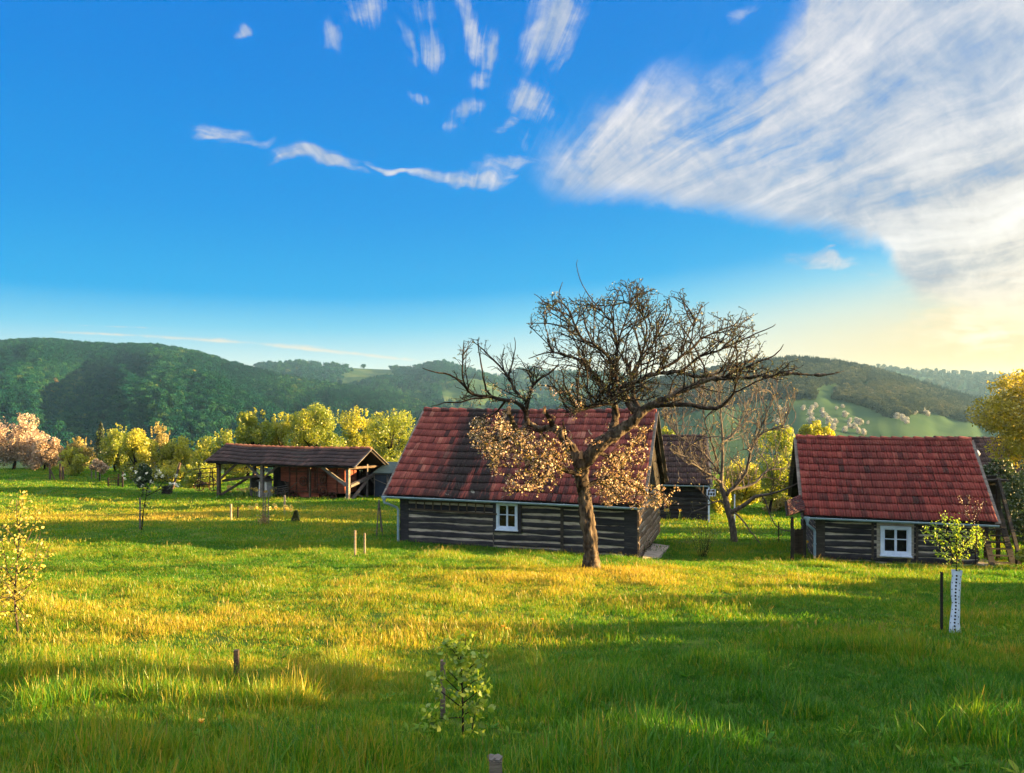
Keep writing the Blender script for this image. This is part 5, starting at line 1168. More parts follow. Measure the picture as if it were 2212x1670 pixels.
def staircase():
    b = G(2170, 1229); rz = math.atan2(-.26, .965)
    t = thing('wooden_staircase', 'steep dark plank staircase leaning against the right gable of the small cabin', 'staircase', b)
    def q(x, y, d): return P(x, y, d)-b
    A0, A1, B0, B1 = q(2147, 1236, 23.9), q(2121, 1122, 26.0), q(2193, 1238, 24.0), q(2152, 1080, 26.6)
    C1 = q(2152, 1040, 26.4); A2 = A1.lerp(A0, -.62)
    for (p0, p1, nm) in ((A0, A1, 'stringer'), (B0, B1, 'stringer')):
        m = MB(); m.beam(p0, p1.lerp(p0, -.1), .06, .17, up=(1, 0, 0)); m.build(nm, M_board, t)
    for i in range(8):
        k = (i+.4)/8*1.0; p0, p1 = A0.lerp(A1, k), B0.lerp(B1, k*.72)
        m = MB(); m.beam(p0, p1, .14, .03, up=(0, 0, 1)); m.build('tread', M_board, t)
    for (x, y0, y1, d) in ((2130, 1205, 1128, 25.4), (2156, 1230, 1036, 26.2)):
        m = MB(); m.beam(q(x, y0, d), q(x, y1, d), .10, .10, up=(0, 1, 0)); m.build('post', M_board, t)
    m = MB(); m.beam(q(2200, 1240, 24.1), q(2200, 1190, 24.1), .13, .13, up=(0, 1, 0)); m.build('newel_post', M_board, t)
    m = MB(); m.beam(q(2200, 1196, 24.1), q(2157, 1036, 26.2), .07, .10, up=(1, 0, 0)); m.build('handrail', M_board, t)
    m = MB(); m.box(q(2140, 1036, 26.8), (.75, .9, .06)); m.build('landing', M_board, t)
    m = MB(); m.box(q(2140, 1056, 26.6)+Vector((0, .2, 0)), (.62, .05, .85)); m.build('side_boards', M_board, t)
    m = MB(); m.prism([Vector((v.x, v.y, gz(v.x, v.y)+.07)) for v in (P(2075, 1190, 25.6), P(2112, 1175, 26.4), P(2188, 1222, 24.6), P(2125, 1224, 24.2))], (0, 0, -.3)); tag(m.build('stone_path_slab', M_conc), 'flat stone slab at the foot of the dark staircase', 'slab')
def far_houses():
    rng = np.random.default_rng(12)
    o = P(1528, 1118, 38.5); rz = math.atan2(-.16, .987)
    h = thing('barn', 'dark wooden barn with an old brown tile roof behind the bare tree', 'barn', o, rz)
    KEEP.append((o.x, o.y, rz, -7.2, .1, -.1, 5))
    log_wall(h, (-7, 0), (0, 0), -.4, 1.75, 9, M_log, rng, chink=.06, chmat=M_board); log_wall(h, (0, 0), (0, 4.6), -.4, 1.75, 9, M_log, rng, chink=.06, chmat=M_board); log_wall(h, (-7, 4.6), (-7, 0), -.4, 1.75, 9, M_log, rng, chmat=M_board); log_wall(h, (0, 4.6), (-7, 4.6), -.4, 1.75, 9, M_log, rng, chmat=M_board)
    roof(h, -7.3, .12, -.5, 1.68, 2.3, 3.86, 5.1, 1.68, 9, .22, M_tile_dark, rng, M_board, sag=.03, bias=.15)
    cs = lambda b: 1.54 + (3.86-1.68)*(1-abs(b-2.3)/2.8)
    gable_boards(h, -.01, -.05, 4.65, 2.3, 1.75, 3.86, cs, M_board, 1, rng)
    gutter(h, -7.3, .2, -.53, 1.62, fall=.02)
    m = MB(); m.beam((.03, -.5, -.3), (.03, -.5, 1.6), .08, .08, up=(0, 1, 0)); m.build('porch_post', M_white, h)
    # white notice board on a post
    b = G(1530, 1115); s = thing('notice_board', 'small white notice board with dark panels on a thin white post', 'sign', Vector((b.x, 37.6, gz(b.x, 37.6))))
    base = Vector(s.location); m = MB(); m.beam((0, 0, -.2), (0, 0, 1.35), .05, .05, up=(0, 1, 0)); m.build('post', M_white, s)
    c = P(1536, 1064.5, 37.6)-base; m = MB(); m.box(c, (.42, .05, .33)); bo = m.build('board', M_white, s)
    m = MB()
    for k in range(3): m.box(c+Vector((-.12+k*.12, -.03, -.06)), (.085, .012, .09))
    m.build('dark_panels', M_dark, bo)
    m = MB()
    for k in range(3): m.box(c+Vector((-.13+k*.06, -.03, .10)), (.035, .012, .075))
    m.box(c+Vector((.10, -.03, .10)), (.13, .012, .075)); m.build('dark_marks', M_rust, bo)
    # roof beyond the cabin on the right
    o = P(2062, 1165, 44); h = thing('house', 'brown-roofed house half hidden between the red cabin and the yellow tree', 'house', o, math.atan2(-.2, .98))
    log_wall(h, (0, 0), (5, 0), -1, 3.4, 12, M_log2, rng); log_wall(h, (5, 0), (5, 5), -1, 3.4, 12, M_log2, rng); log_wall(h, (0, 5), (0, 0), -1, 3.4, 12, M_log2, rng); log_wall(h, (5, 5), (0, 5), -1, 3.4, 12, M_log2, rng)
    roof(h, -.3, 4.2, -.4, 3.3, 2.5, 5.55, 5.4, 3.3, 9, .24, M_tile_dark, rng, M_board, bias=.3)
# ------------------------------------------------------------------ the open shed and what stands in it
SH_O = P(470, 1074, 49.4); SH_RZ = math.atan2(-.35, .94)
def sl2w(a, b, c): return SH_O + Matrix.Rotation(SH_RZ, 3, 'Z') @ Vector((a, b, c))
def shed():
    rng = np.random.default_rng(15); h = thing('open_shed', 'open timber shed with a long dark tile roof on braced posts', 'shed', SH_O, SH_RZ)
    L_ = 9.6; zr = .16
    KEEP.append((SH_O.x, SH_O.y, SH_RZ, -.1, L_+.1, -.1, 3.6))
    rf = roof(h, -.55, L_+.55, -.45, 2.28, 1.45, 3.20, 4.1, 1.72, 5, .22, M_tile_dark, rng, M_board, ridge_mat=M_tile_ridge, sag=.10, rows_back=7, lift=.05)
    def post(a, b, top, m=M_grey, w=.19, bot=-.5): k = MB(); k.beam((a, b, bot), (a, b, top), w, w, up=(0, 1, 0)); k.build('post', m, h)
    def brace(p, q, m=M_grey, w=.13, nm='brace'): k = MB(); k.beam(p, q, w, w*.8, up=(0, 1, 0)); k.build(nm, m, h)
    post(.1, 0, 2.25, M_beam); post(3.35, .05, 2.2); post(9.45, 0, 2.2, M_grey, .2)
    post(.1, 3.4, 2.0, M_beam); post(4.8, 3.4, 1.95, M_beam); post(9.5, 3.5, 1.9, M_grey, .12); post(6.55, .4, 2.0, M_beam, .11); post(9.6, 1.9, 2.2, M_grey, .09)
    brace((0, 0, 2.24), (L_, 0, 2.18), M_beam, .2, 'eave_beam'); brace((0, 3.4, 1.95), (L_, 3.5, 1.9), M_beam, .18, 'eave_beam')
    for a in (.1, 4.8, 9.55): brace((a, -.2, 2.12), (a, 3.6, 1.95), M_beam, .16, 'tie_beam')
    brace((.2, .02, 1.15), (1.5, .02, 2.2), M_beam); brace((.15, .3, 1.0), (3.1, .5, 1.45), M_beam, .16, 'rail'); brace((.2, .05, .15), (1.3, 1.2, 1.1), M_beam)
    brace((3.25, .03, 1.35), (2.2, .03, 2.15)); brace((3.45, .03, 1.3), (4.5, .03, 2.1), M_beam, .11)
    brace((9.35, 0, 1.1), (7.7, 0, 2.1), M_grey, .17); brace((9.5, .1, .1), (9.55, 1.9, 1.15), M_grey, .15); brace((9.5, .1, 1.05), (9.55, 3.4, 1.55), M_grey, .2, 'rail'); brace((9.55, .6, .55), (9.55, 3.4, -.35), M_grey, .08); brace((9.55, 2.1, 1.5), (9.55, 3.4, .45), M_grey, .09)
    for b_ in ((-.4, 2.2, 1.4, 3.08), (4.05, 1.62, 1.5, 3.08)): brace((L_+.45, b_[0], b_[1]), (L_+.45, b_[2], b_[3]), M_grey, .12, 'gable_rafter')
    brace((L_+.42, .55, 2.62), (L_+.42, 2.35, 2.62), M_grey, .14, 'collar_beam')
    k = MB(); rr = np.random.default_rng(5); a = 1.7                 # dark planks added along the back for the darkness inside the shed
    while a < 9.3:
        w = rr.uniform(.16, .26); k.tint = rr.uniform(.2, .8); k.beam((a+w/2, 3.28, -.3), (a+w/2, 3.28, 1.85-rr.uniform(0, .25)), w-.012, .03, up=(0, 1, 0)); a += w
    k.build('dark_backing', M_board, h)
    # ---- threshing machine
    o = sl2w(4.8, .55, 0); o.z = gz(o.x, o.y); t = thing('threshing_machine', 'large red wooden threshing machine with iron wheels parked in the open shed', 'machine', o, SH_RZ)
    m = MB(); rr = np.random.default_rng(2)
    nb = 9
    for i in range(nb):                                           # planked body
        m.tint = rr.uniform(.2, .8); m.box((2.05, .75, .40+i*.165+.08), (3.95, 1.3, .158))
    body = m.build('body', M_redwood, t)
    fr = MB()
    for x in (.12, .62, 1.42, 1.95, 2.1, 2.75, 3.5): fr.beam((x, .08, .36), (x, .08, 1.93), .065, .06, up=(0, 1, 0))
    for z in (.42, 1.62, 1.9): fr.beam((.08, .075, z), (3.6, .075, z), .05, .07)
    fr.build('frame', M_rust, t)
    m = MB(); m.prism([Vector((-.62, .2, 1.0)), Vector((.08, .2, .92)), Vector((.08, .2, 2.0)), Vector((-.62, .2, 2.0))], (0, .9, 0)); m.build('feed_hood', M_redwood, t)
    m = MB(); m.prism([Vector((.4, .12, .36)), Vector((2.2, .12, .36)), Vector((2.2, .12, -.05)), Vector((1.1, .12, -.02))], (0, 1.0, 0)); m.build('sieve_box', M_redwood, t)
    def wheel(c, r, nm, sp=6, th=.04):
        k = MB(); c = Vector(c); ring = [c+Vector((r*math.cos(i/20*6.283), 0, r*math.sin(i/20*6.283))) for i in range(21)]; k.tube(ring, th, 5)
        for i in range(sp): a = i/sp*6.283; k.tube([c, c+Vector((r*math.cos(a), 0, r*math.sin(a)))], th*.6, 4)
        k.tube([c+Vector((0, -.08, 0)), c+Vector((0, .14, 0))], .07, 8); k.build(nm, M_rust, t)
    wheel((1.18, -.02, 1.05), .26, 'pulley'); wheel((2.55, -.02, 1.15), .17, 'pulley'); wheel((2.62, -.03, .48), .24, 'pulley', 5); wheel((.45, .02, .16), .3, 'wheel'); wheel((3.2, .02, .16), .3, 'wheel'); wheel((2.05, -.02, .55), .12, 'pulley', 4)
    m = MB(); m.tube([(2.35, -.03, 1.42), (2.7, -.03, 1.62), (2.8, -.03, 1.42)], .05, 6); m.box((2.55, 0, 1.36), (.5, .14, .12)); m.build('fan_housing', M_rust, t); m = MB(); m.box((2.5, 0, .86), (.6, .12, .06)); m.build('tray', M_rust, t)
    m = MB(); m.beam((-.25, .1, 1.0), (.08, .1, .55), .06, .06, up=(0, 1, 0)); m.beam((.0, .1, -.1), (.0, .1, .95), .06, .06, up=(0, 1, 0)); m.build('support_leg', M_beam, t)
    # ---- white crate with dark opening, white barrel box, wicker cart
    o = sl2w(2.3, 1.2, 0); o.z = gz(o.x, o.y); t = thing('rabbit_hutch', 'pale wooden hutch with a dark opening standing left inside the shed', 'hutch', o, SH_RZ)
    m = MB(); m.box((0, 0, .15), (1.05, .7, .3)); m.box((0, 0, 1.22), (1.1, .75, .08)); m.box((-.47, 0, .74), (.12, .7, .88)); m.box((.44, 0, .74), (.18, .7, .88)); m.build('box', M_grey, t)
    m = MB(); m.box((0, .3, .74), (.82, .05, .86)); m.build('back', M_dark, t)
    o = sl2w(3.05, .75, 0); o.z = gz(o.x, o.y); t = thing('beehive', 'whitish plank beehive standing behind the middle shed post', 'beehive', o, SH_RZ)
    m = MB(); 
    for i in range(5): m.tint = random.random(); m.box((0, 0, .12+i*.19), (.62-.015*i, .55, .18))
    m.build('box', M_plaster, t); m = MB(); m.prism([Vector((-.4, -.36, 1.0)), Vector((.4, -.36, 1.0)), Vector((.4, -.36, 1.05)), Vector((0, -.36, 1.2)), Vector((-.4, -.36, 1.05))], (0, .72, 0)); m.build('lid', M_grey, t)
    o = sl2w(4.45, .6, 0); o.z = gz(o.x, o.y); t = thing('wooden_cart', 'low grey plank cart tilted on its shafts in the shed', 'cart', o, SH_RZ)
    m = MB(); 
    for i in range(4): m.tint = random.random(); m.beam((-.55, -.2, .22+i*.13), (.55, -.2, .40+i*.13), .03, .115, up=(0, 1, 0)); m.beam((-.55, .3, .22+i*.13), (.55, .3, .40+i*.13), .03, .115, up=(0, 1, 0))
    m.build('side_boards', M_grey, t)
    for y in (-.28, .38):
        k = MB(); c = Vector((.1, y, .28)); k.tube([c+Vector((.3*math.cos(i/16*6.283), 0, .3*math.sin(i/16*6.283))) for i in range(17)], .025, 5)
        for i in range(6): k.tube([c, c+Vector((.3*math.cos(i*1.047), 0, .3*math.sin(i*1.047)))], .014, 4)
        k.build('wheel', M_beam, t)
    m = MB(); m.beam((.5, -.15, .5), (1.15, -.15, 1.0), .05, .05); m.beam((.5, .25, .5), (1.15, .25, 1.0), .05, .05); m.build('shaft', M_beam, t)
def farm_things():
    # hay rake and frames left of the shed
    b = G(432, 1060); b = onground(432, 52); t = thing('hay_tedder', 'rusty old horse-drawn hay rake with tall frame left of the shed', 'hay rake', b)
    q = lambda x, y, o=0: P(x, y, 52)+Vector((0, o, 0))-b
    m = MB(); 
    for p0, p1, o in (((417, 1014), (470, 1010), 0), ((421, 1024), (462, 1022), .4), ((430, 1060), (434, 1018), 0), ((446, 1060), (448, 1012), .5), ((462, 1060), (458, 1012), 0), ((418, 1058), (424, 1016), .6), ((418, 1048), (468, 1046), 0), ((420, 1036), (446, 1030), .3), ((448, 1030), (468, 1048), .5)): m.tube([q(*p0, o), q(*p1, o)], .035, 5)
    m.build('frame', M_board, t)
    for x in (428, 459):
        k = MB(); c = q(x, 1050, .2); k.tube([c+Vector((.34*math.cos(i/18*6.283), 0, .34*math.sin(i/18*6.283))) for i in range(19)], .03, 5)
        for i in range(8): k.tube([c, c+Vector((.34*math.cos(i*.785), 0, .34*math.sin(i*.785)))], .012, 3)
        k.build('wheel', M_rust, t)
    m = MB()
    for i in range(14): c = q(420+i*3.4, 1044, .5); m.tube([c, c+Vector((0, .2, -.15)), c+Vector((0, .1, -.45))], .012, 3)
    m.build('tines', M_rust, t)
    m = MB(); m.box(q(440, 1044, .1), (.4, .3, .05)); m.build('seat', M_rust, t)
    b = onground(377, 53); t = thing('leaning_pole', 'dark pole leaning beside the yellow bushes left of the shed', 'pole', b); m = MB(); m.tube([P(373, 1056, 53)-b, P(389, 1000, 53)-b], .09, 6); m.build('shaft', M_beam, t)
    b = onground(361, 51); t = thing('crate', 'small dark wooden crate in the grass under the leaning pole', 'crate', b); m = MB()
    for z in (.1, .26, .42):
        for (c, dd) in (((0, -.24, z), (.5, .03, .13)), ((0, .24, z), (.5, .03, .13)), ((-.24, 0, z), (.03, .44, .13)), ((.24, 0, z), (.03, .44, .13))): m.box(c, dd)
    m.build('slats', M_board, t); m = MB(); m.box((0, 0, .05), (.44, .44, .03)); m.build('bottom', M_board, t)
    # glasshouse / tarpaulin shelter right of the shed
    b = P(815, 1076, 47.5); b.z = gz(b.x, b.y); t = thing('greenhouse', 'dark blue lean-to greenhouse with thin pale bars right of the open shed', 'greenhouse', b, -.25)
    M_pane = mat_noise('dirty_blue_panel', [(.3, (.012, .018, .035)), (.7, (.03, .045, .07))], scale=2, rough=.6, bump=.1, spec=.15); M_roofp = mat_noise('teal_sheet_roof', [(.3, (.012, .03, .04)), (.7, (.03, .06, .07))], scale=3, rough=.7, bump=.15, spec=.15)
    m = MB(); m.box((1.1, 1.0, .68), (2.5, 2.0, 1.5)); m.build('glazing', M_pane, t)
    m = MB(); m.prism([Vector((-.25, -.15, 1.46)), Vector((2.5, -.15, 1.46)), Vector((2.5, 2.1, 1.95)), Vector((-.25, 2.1, 1.95))], (0, 0, .04)); m.build('roof_sheet', M_roofp, t)
    for p0, p1 in (((-.17, -.03, 0), (-.17, -.03, 1.44)), ((.65, -.03, 0), (.65, -.03, 1.44)), ((1.5, -.03, 0), (1.5, -.03, 1.44)), ((-.17, -.03, 1.42), (2.35, -.03, 1.42)), ((-.17, -.03, 1.1), (.65, -.03, .8)), ((.65, -.03, .8), (.8, -.03, 1.42))):
        k = MB(); k.beam(p0, p1, .035, .035, up=(0, 1, 0)); k.build('bar', M_grey, t)
def stake(px, top, base, label, mat, w=.03, d=None, lean=0.0, group=None, name='stake', cap=None, thick=1.0):
    b = G(px, base) if d is None else onground(px, d); H = (P(px, top, b.y)-b).z; t = thing(name, label, 'stake' if name != 'post' else 'post', b, group=group)
    m = MB(); m.beam((0, 0, -.15), (lean, 0, H), w, w*thick, up=(0, 1, 0), taper=.95); m.build('shaft', mat, t)
    if cap:
        k = MB(); rr = np.random.default_rng(3)
        for i in range(9): k.box((lean+rr.uniform(-.4, .4)*w, rr.uniform(-.4, .4)*w, H+.004), (w*.4, w*.36, .014), Matrix.Rotation(rr.uniform(0, 3), 3, 'Z') @ Matrix.Rotation(rr.normal(0, .25), 3, 'X'))
        k.build('flaking_top', cap, t)
    return t
M_pale = mat_log('pale_stake_wood', (.20, .15, .10), (.42, .33, .23), (.6, .5, .38))
M_greypost = mat_log('grey_stake_wood', (.06, .052, .045), (.14, .12, .10), (.26, .23, .2))
def stakes():
    stake(511, 1404, 1476, 'short square wooden post alone in the dry grass of the left foreground', M_beam, .045, name='post')
    stake(956.5, 1426, 1560, 'grey wooden stake beside the leafy sapling in the foreground', M_greypost, .036)
    stake(1071, 1640, 1700, 'weathered post with a flaking white top at the bottom edge', M_greypost, .068, d=4.15, name='post', cap=M_grey)
    stake(2034, 1236, 1366, 'thin dark stake left of the white tree guard', M_board, .028)
    stake(2072, 1230, 1366, 'slim dark stake right behind the white tree guard', M_board, .018)
    stake(767, 1146, 1203, 'taller of two pale stakes left of the log house', M_pale, .05); stake(788, 1152, 1201, 'shorter of two pale stakes left of the log house', M_pale, .045)
    stake(499, 1089, 1124, 'bright sunlit stake in the lit grass strip before the shed, left of a dark one', M_pale, .07); stake(514, 1095, 1122, 'short dark stake beside the bright stake in the lit strip', M_board, .06); stake(615, 1070, 1116, 'bright pale stake below the left end of the threshing machine', M_pale, .07)
    for (px, tp, bs, lb) in ((108, 1000, 1036, 'wooden fence post with a slanting brace at the far left bank'), (130, 1002, 1036, 'dark fence post right of the braced post by the yellow bush'), (136, 1008, 1037, 'thin dark fence post touching its neighbour by the yellow bush')): stake(px, tp, bs, lb, M_beam, .12, name='post')
    b = G(112, 1037); t = thing('brace_pole', 'slanting brace pole leaning against the fence post on the left', 'pole', b); m = MB(); m.tube([P(119, 1038, b.y)-b, P(108, 1012, b.y)-b], .05, 5); m.build('shaft', M_beam, t)
    for i, (px, tp, bs) in enumerate(((198, 1018, 1034), (207, 1016, 1035), (216, 1012, 1036))): stake(px, tp, bs, 'one of three thin grey stakes round the small pink tree', M_greypost, .07, group='stakes round the small pink tree')
    # tripod
    b = G(818, 1158); t = thing('bean_tripod', 'tripod of three tied poles left of the log house gutter pipe', 'tripod', b)
    for x, y, o in ((813, 1160, 0), (826, 1160, .1), (819, 1150, .5)): m = MB(); m.tube([P(x, y, b.y)+Vector((0, o, -.05))-b, P(817.5, 1081, b.y)+Vector((0, .1, 0))-b], .025, 5); m.build('pole', M_greypost, t)
    # twin posts with mesh guard (young tree support)
    b = G(570, 1132); t = thing('tree_support', 'pair of grey support posts with a wire guard and dry tuft before the shed', 'plant support', b)
    for x0, x1 in ((568, 569), (572.5, 573), (579.5, 580.5)): m = MB(); m.beam(P(x0, 1134, b.y)-b, P(x1, 1064, b.y)-b, .032, .032, up=(0, 1, 0)); m.build('post', M_greypost, t)
    rng = np.random.default_rng(6); c = rng.normal(0, 1, (260, 3))*np.array([.12, .1, .12])+np.array([0, 0, .18]); leaf_part('dry_tuft', c, .12, M_dry, t, rng, aspect=.25)
    # wire cage
    b = G(249, 1053); t = thing('wire_cage', 'low square wire plant cage on dark posts in the left meadow', 'plant guard', b)
    for x, tp, o in ((234, 1032, 0), (242, 1026, .9), (265, 1034, 0), (251, 1022, .9)): m = MB(); m.beam(P(x, 1055, b.y)+Vector((0, o, 0))-b, P(x, tp, b.y)+Vector((0, o, 0))-b, .09, .09, up=(0, 1, 0)); m.build('post', M_board, t)
    m = MB()
    for k in range(5): z = .12+k*.16; m.tube([P(234, 1050, b.y)-b+Vector((0, 0, z)), P(265, 1050, b.y)-b+Vector((0, 0, z))], .015, 3)
    for k in range(9): x = 234+k*3.9; m.tube([P(x, 1052, b.y)-b, P(x, 1034, b.y)-b], .012, 3)
    m.build('wire_mesh', M_rust, t)
    # stump board and lean bits near the cabin porch
    b = G(1725, 1204); t = thing('plank_screen', 'dark upright plank stack beside the left gutter pipe of the cabin', 'planks', b); m = MB()
    for i in range(5): m.tint = random.random(); m.beam((-.15+i*.075, .02*i, -.2), (-.15+i*.075, .02*i, .95-.03*(i % 2)), .07, .05, up=(0, 1, 0))
    m.build('boards', M_beam, t)
    stake(1682, 1128, 1172, 'crooked dark stick in the grass left of the plank stack', M_board, .04)
def daffodils(px, row, n, label, spread=.3, d=None, lit=0, seed=0, size=.055, hgt=.36, group='daffodil clumps'):
    rng = np.random.default_rng(seed+300); b = G(px, row) if d is None else onground(px, d); t = thing('daffodil_clump', label, 'daffodils', b, group=group)
    st = MB(); pet = MB(); trumpet = MB()
    for i in range(n):
        x, y = rng.normal(0, spread, 2)*np.array([1, .5]); z = rng.uniform(.75, 1.1)*hgt; top = Vector((x+rng.normal(0, .05), y+rng.normal(0, .03), z))
        st.tube([Vector((x*.8, y*.8, -.05)), Vector((x, y, z*.6)), top], .008, 3)
        for k in range(3): a = rng.uniform(0, 6.28); l = rng.uniform(.6, .95)*hgt; st.add([Vector((x-.008, y, 0)), Vector((x+.008, y, 0)), Vector((x+.10*math.cos(a), y+.08*math.sin(a), l))], [(0, 1, 2)])
        dr = Vector((rng.normal(0, .8), -1+rng.normal(0, .5), .1)).normalized(); u = dr.cross(Vector((0, 0, 1))).normalized(); v = dr.cross(u)
        for k in range(6):
            a = k*1.047; e = u*math.cos(a)+v*math.sin(a); f = u*math.cos(a+1.57)+v*math.sin(a+1.57)
            pet.tint = rng.uniform(); pet.add([top, top+e*size*.6+f*size*.35+dr*.01, top+e*size*1.1, top+e*size*.6-f*size*.35+dr*.01], [(0, 1, 2, 3)])
        trumpet.tube([top, top+dr*size*.5, top+dr*size*.75], [size*.25, size*.33, size*.5], 7, cap=False)
    st.build('stems', M_fresh, t); fl = pet.build('petals', M_petal, t); trumpet.build('trumpets', M_trump, t)
M_petal = mat_leaf('daffodil_petal', [(0, (.70, .58, .12)), (1, (.82, .74, .30))], trans=.4); M_trump = mat_leaf('daffodil_trumpet', [(0, (.75, .42, .03)), (1, (.8, .5, .05))], trans=.3)
# ------------------------------------------------------------------ saplings
def sapling(name, label, pts_stem, branches, d, mat, leafn, leaf, seed, stemr=.012, group=None, spread=.05, aspect=.7, droop=0.0, base=None, bark=None, cat='sapling', leafpart='leaves', zoff=None):
    rng = np.random.default_rng(seed+500); b = Vector(base) if base is not None else P(pts_stem[0][0], pts_stem[0][1], d)
    root = thing(name, label, cat, b); mb = MB(); cen = []
    def path(pts, off): return [P(x, y, d) + Vector((0, off*i/max(1, len(pts)-1), 0)) - b for i, (x, y) in enumerate(pts)]
    st = path(pts_stem, 0); n = len(st); mb.tube([st[0]-Vector((0, 0, .12))]+st, [stemr*1.1]+[stemr*(1-.75*i/(n-1)) for i in range(n)], 6)
    allp = [(st, .35)]
    for br in branches: p = path(br, rng.uniform(-1, 1)*.35*(abs(br[-1][0]-br[0][0])+40)/F*d); mb.tube(p, [stemr*.55*(1-.7*i/max(1, len(p)-1)) for i in range(len(p))], 4); allp.append((p, .05))
    L_ = [sum((p[i+1]-p[i]).length for i in range(len(p)-1)) for p, s in allp]; T_ = sum(L_)
    for (p, s0), l in zip(allp, L_):
        m = int(leafn*l/T_)
        for k in range(m):
            t = s0+(1-s0)*rng.uniform()**.8; i = min(int(t*(len(p)-1)), len(p)-2); f = t*(len(p)-1)-i; q = p[i].lerp(p[i+1], f)
            cen.append(np.array(q)+rng.normal(0, spread, 3)+np.array([0, 0, -droop*rng.uniform()]))
    mb.build('stem', bark or M_twig, root, smooth=True)
    cen = np.array(cen); leaves_folded(leafpart, cen, rng.uniform(.6, 1.25, len(cen))*leaf, mat, root, rng, aspect=aspect)
    return root
def saplings():
    g = G(1000, 1598); d = g.y
    sapling('birch_sapling', 'leafy bright green birch sapling beside a grey stake in the front grass', [(1000, 1600), (1000, 1540), (998, 1470), (996, 1425), (990, 1402), (968, 1385)],
            [[(996, 1440), (1004, 1400), (1006, 1376)], [(997, 1460), (1020, 1440), (1040, 1425)], [(998, 1490), (1025, 1470), (1048, 1462)], [(998, 1500), (960, 1465), (945, 1455)], [(999, 1520), (1030, 1500), (1052, 1500)], [(999, 1530), (950, 1500), (930, 1495)], [(1000, 1550), (940, 1545), (922, 1525)], [(1000, 1545), (1035, 1530), (1050, 1520)], [(996, 1430), (978, 1400), (955, 1382)], [(1018, 1590), (1022, 1560), (1032, 1520)], [(998, 1480), (975, 1455), (960, 1440)], [(998, 1505), (1012, 1480), (1020, 1450)]], d, M_fresh, 560, .044, 1, stemr=.008, spread=.035, aspect=.85, base=g)
    g = G(38, 1376); d = g.y
    sapling('birch_sapling', 'thin yellow-leaved birch sapling at the left edge lit by the low sun', [(40, 1376), (34, 1325), (31, 1290), (36, 1230), (40, 1180), (44, 1120), (50, 1062)],
            [[(35, 1320), (10, 1318), (-8, 1322)], [(33, 1300), (15, 1270), (2, 1240), (-6, 1200)], [(33, 1290), (60, 1265), (82, 1215), (95, 1180)], [(34, 1270), (15, 1230), (8, 1180), (0, 1150)], [(38, 1210), (58, 1170), (75, 1130), (86, 1100)], [(40, 1190), (28, 1150), (15, 1130)], [(37, 1240), (60, 1225), (70, 1210), (80, 1150)], [(42, 1150), (30, 1115), (25, 1080)], [(33, 1300), (50, 1290), (62, 1275)], [(32, 1290), (10, 1290), (-10, 1280)], [(33, 1305), (48, 1320), (60, 1340)], [(33, 1280), (55, 1270), (70, 1250)], [(35, 1255), (20, 1240), (10, 1225)], [(33, 1290), (20, 1262), (18, 1240)]], d, M_yleaf, 760, .045, 2, stemr=.016, spread=.05, aspect=.8, droop=.03, base=g, bark=M_bark)
    g = G(2063, 1367); d = g.y
    r = sapling('young_fruit_tree', 'young fruit tree with fresh leaves above a dotted white trunk guard', [(2063, 1366), (2064, 1300), (2066, 1235), (2067, 1200), (2066, 1160), (2060, 1130)],
            [[(2067, 1215), (2052, 1190), (2035, 1172), (2015, 1150), (1996, 1138)], [(2035, 1172), (2020, 1165), (1985, 1155)], [(2067, 1200), (2050, 1165), (2044, 1130), (2040, 1112)], [(2066, 1185), (2066, 1150), (2070, 1115)], [(2067, 1205), (2085, 1185), (2110, 1175), (2128, 1165)], [(2110, 1175), (2105, 1150), (2100, 1135)], [(2067, 1215), (2085, 1205), (2095, 1198)], [(2062, 1210), (2040, 1200), (2020, 1190)], [(2066, 1170), (2080, 1150), (2086, 1135)], [(2050, 1170), (2030, 1150), (2020, 1130)], [(2067, 1212), (2050, 1210), (2036, 1205)], [(2067, 1195), (2095, 1165), (2118, 1150)]], d, M_fresh, 800, .042, 3, stemr=.017, spread=.03, aspect=.5, base=g, cat='tree')
    gd = MB(); b = g; pts = [P(x, y, d)-b for x, y in ((2063, 1367), (2062, 1345), (2064, 1322), (2065, 1303), (2064, 1285), (2065, 1262), (2066.5, 1245), (2067, 1232))]
    gd.tube(pts, [.073, .060, .055, .048, .056, .058, .056, .068], 12, cap=False); guard = gd.build('trunk_guard', M_white, r, smooth=True)
    ho = MB()
    for k in range(17):
        y = 1242+k*7.2
        for dx in (-7.5, 0, 6.5):
            if dx and k % 2: continue
            x = 2065+math.sin(k*.9)*.5; rad_ = float(np.interp(y, [1232, 1262, 1285, 1303, 1345, 1367], [.068, .058, .056, .048, .060, .073]))
            cx0 = float(np.interp(y, [1232, 1245, 1262, 1285, 1303, 1322, 1345, 1367], [2067, 2066.5, 2065, 2064, 2065, 2064, 2062, 2063])); ax = P(cx0, y, d)-b
            ph = -math.atan2((cx0-CX)/F*d, d) + dx*.11; nv = Vector((math.sin(ph), -math.cos(ph), 0)); tv = Vector((math.cos(ph), math.sin(ph), 0)); c = ax + nv*(rad_+.004) + Vector((0, 0, -.012 if dx else 0)); s_ = .008 if dx else .013
            ho.add([c+tv*(s_*math.cos(a*1.047))+Vector((0, 0, s_*1.1*math.sin(a*1.047))) for a in range(6)], [(0, 1, 2, 3, 4, 5)])
    ho.build('guard_holes', M_dark, guard)
    g = G(306, 1145); d = g.y
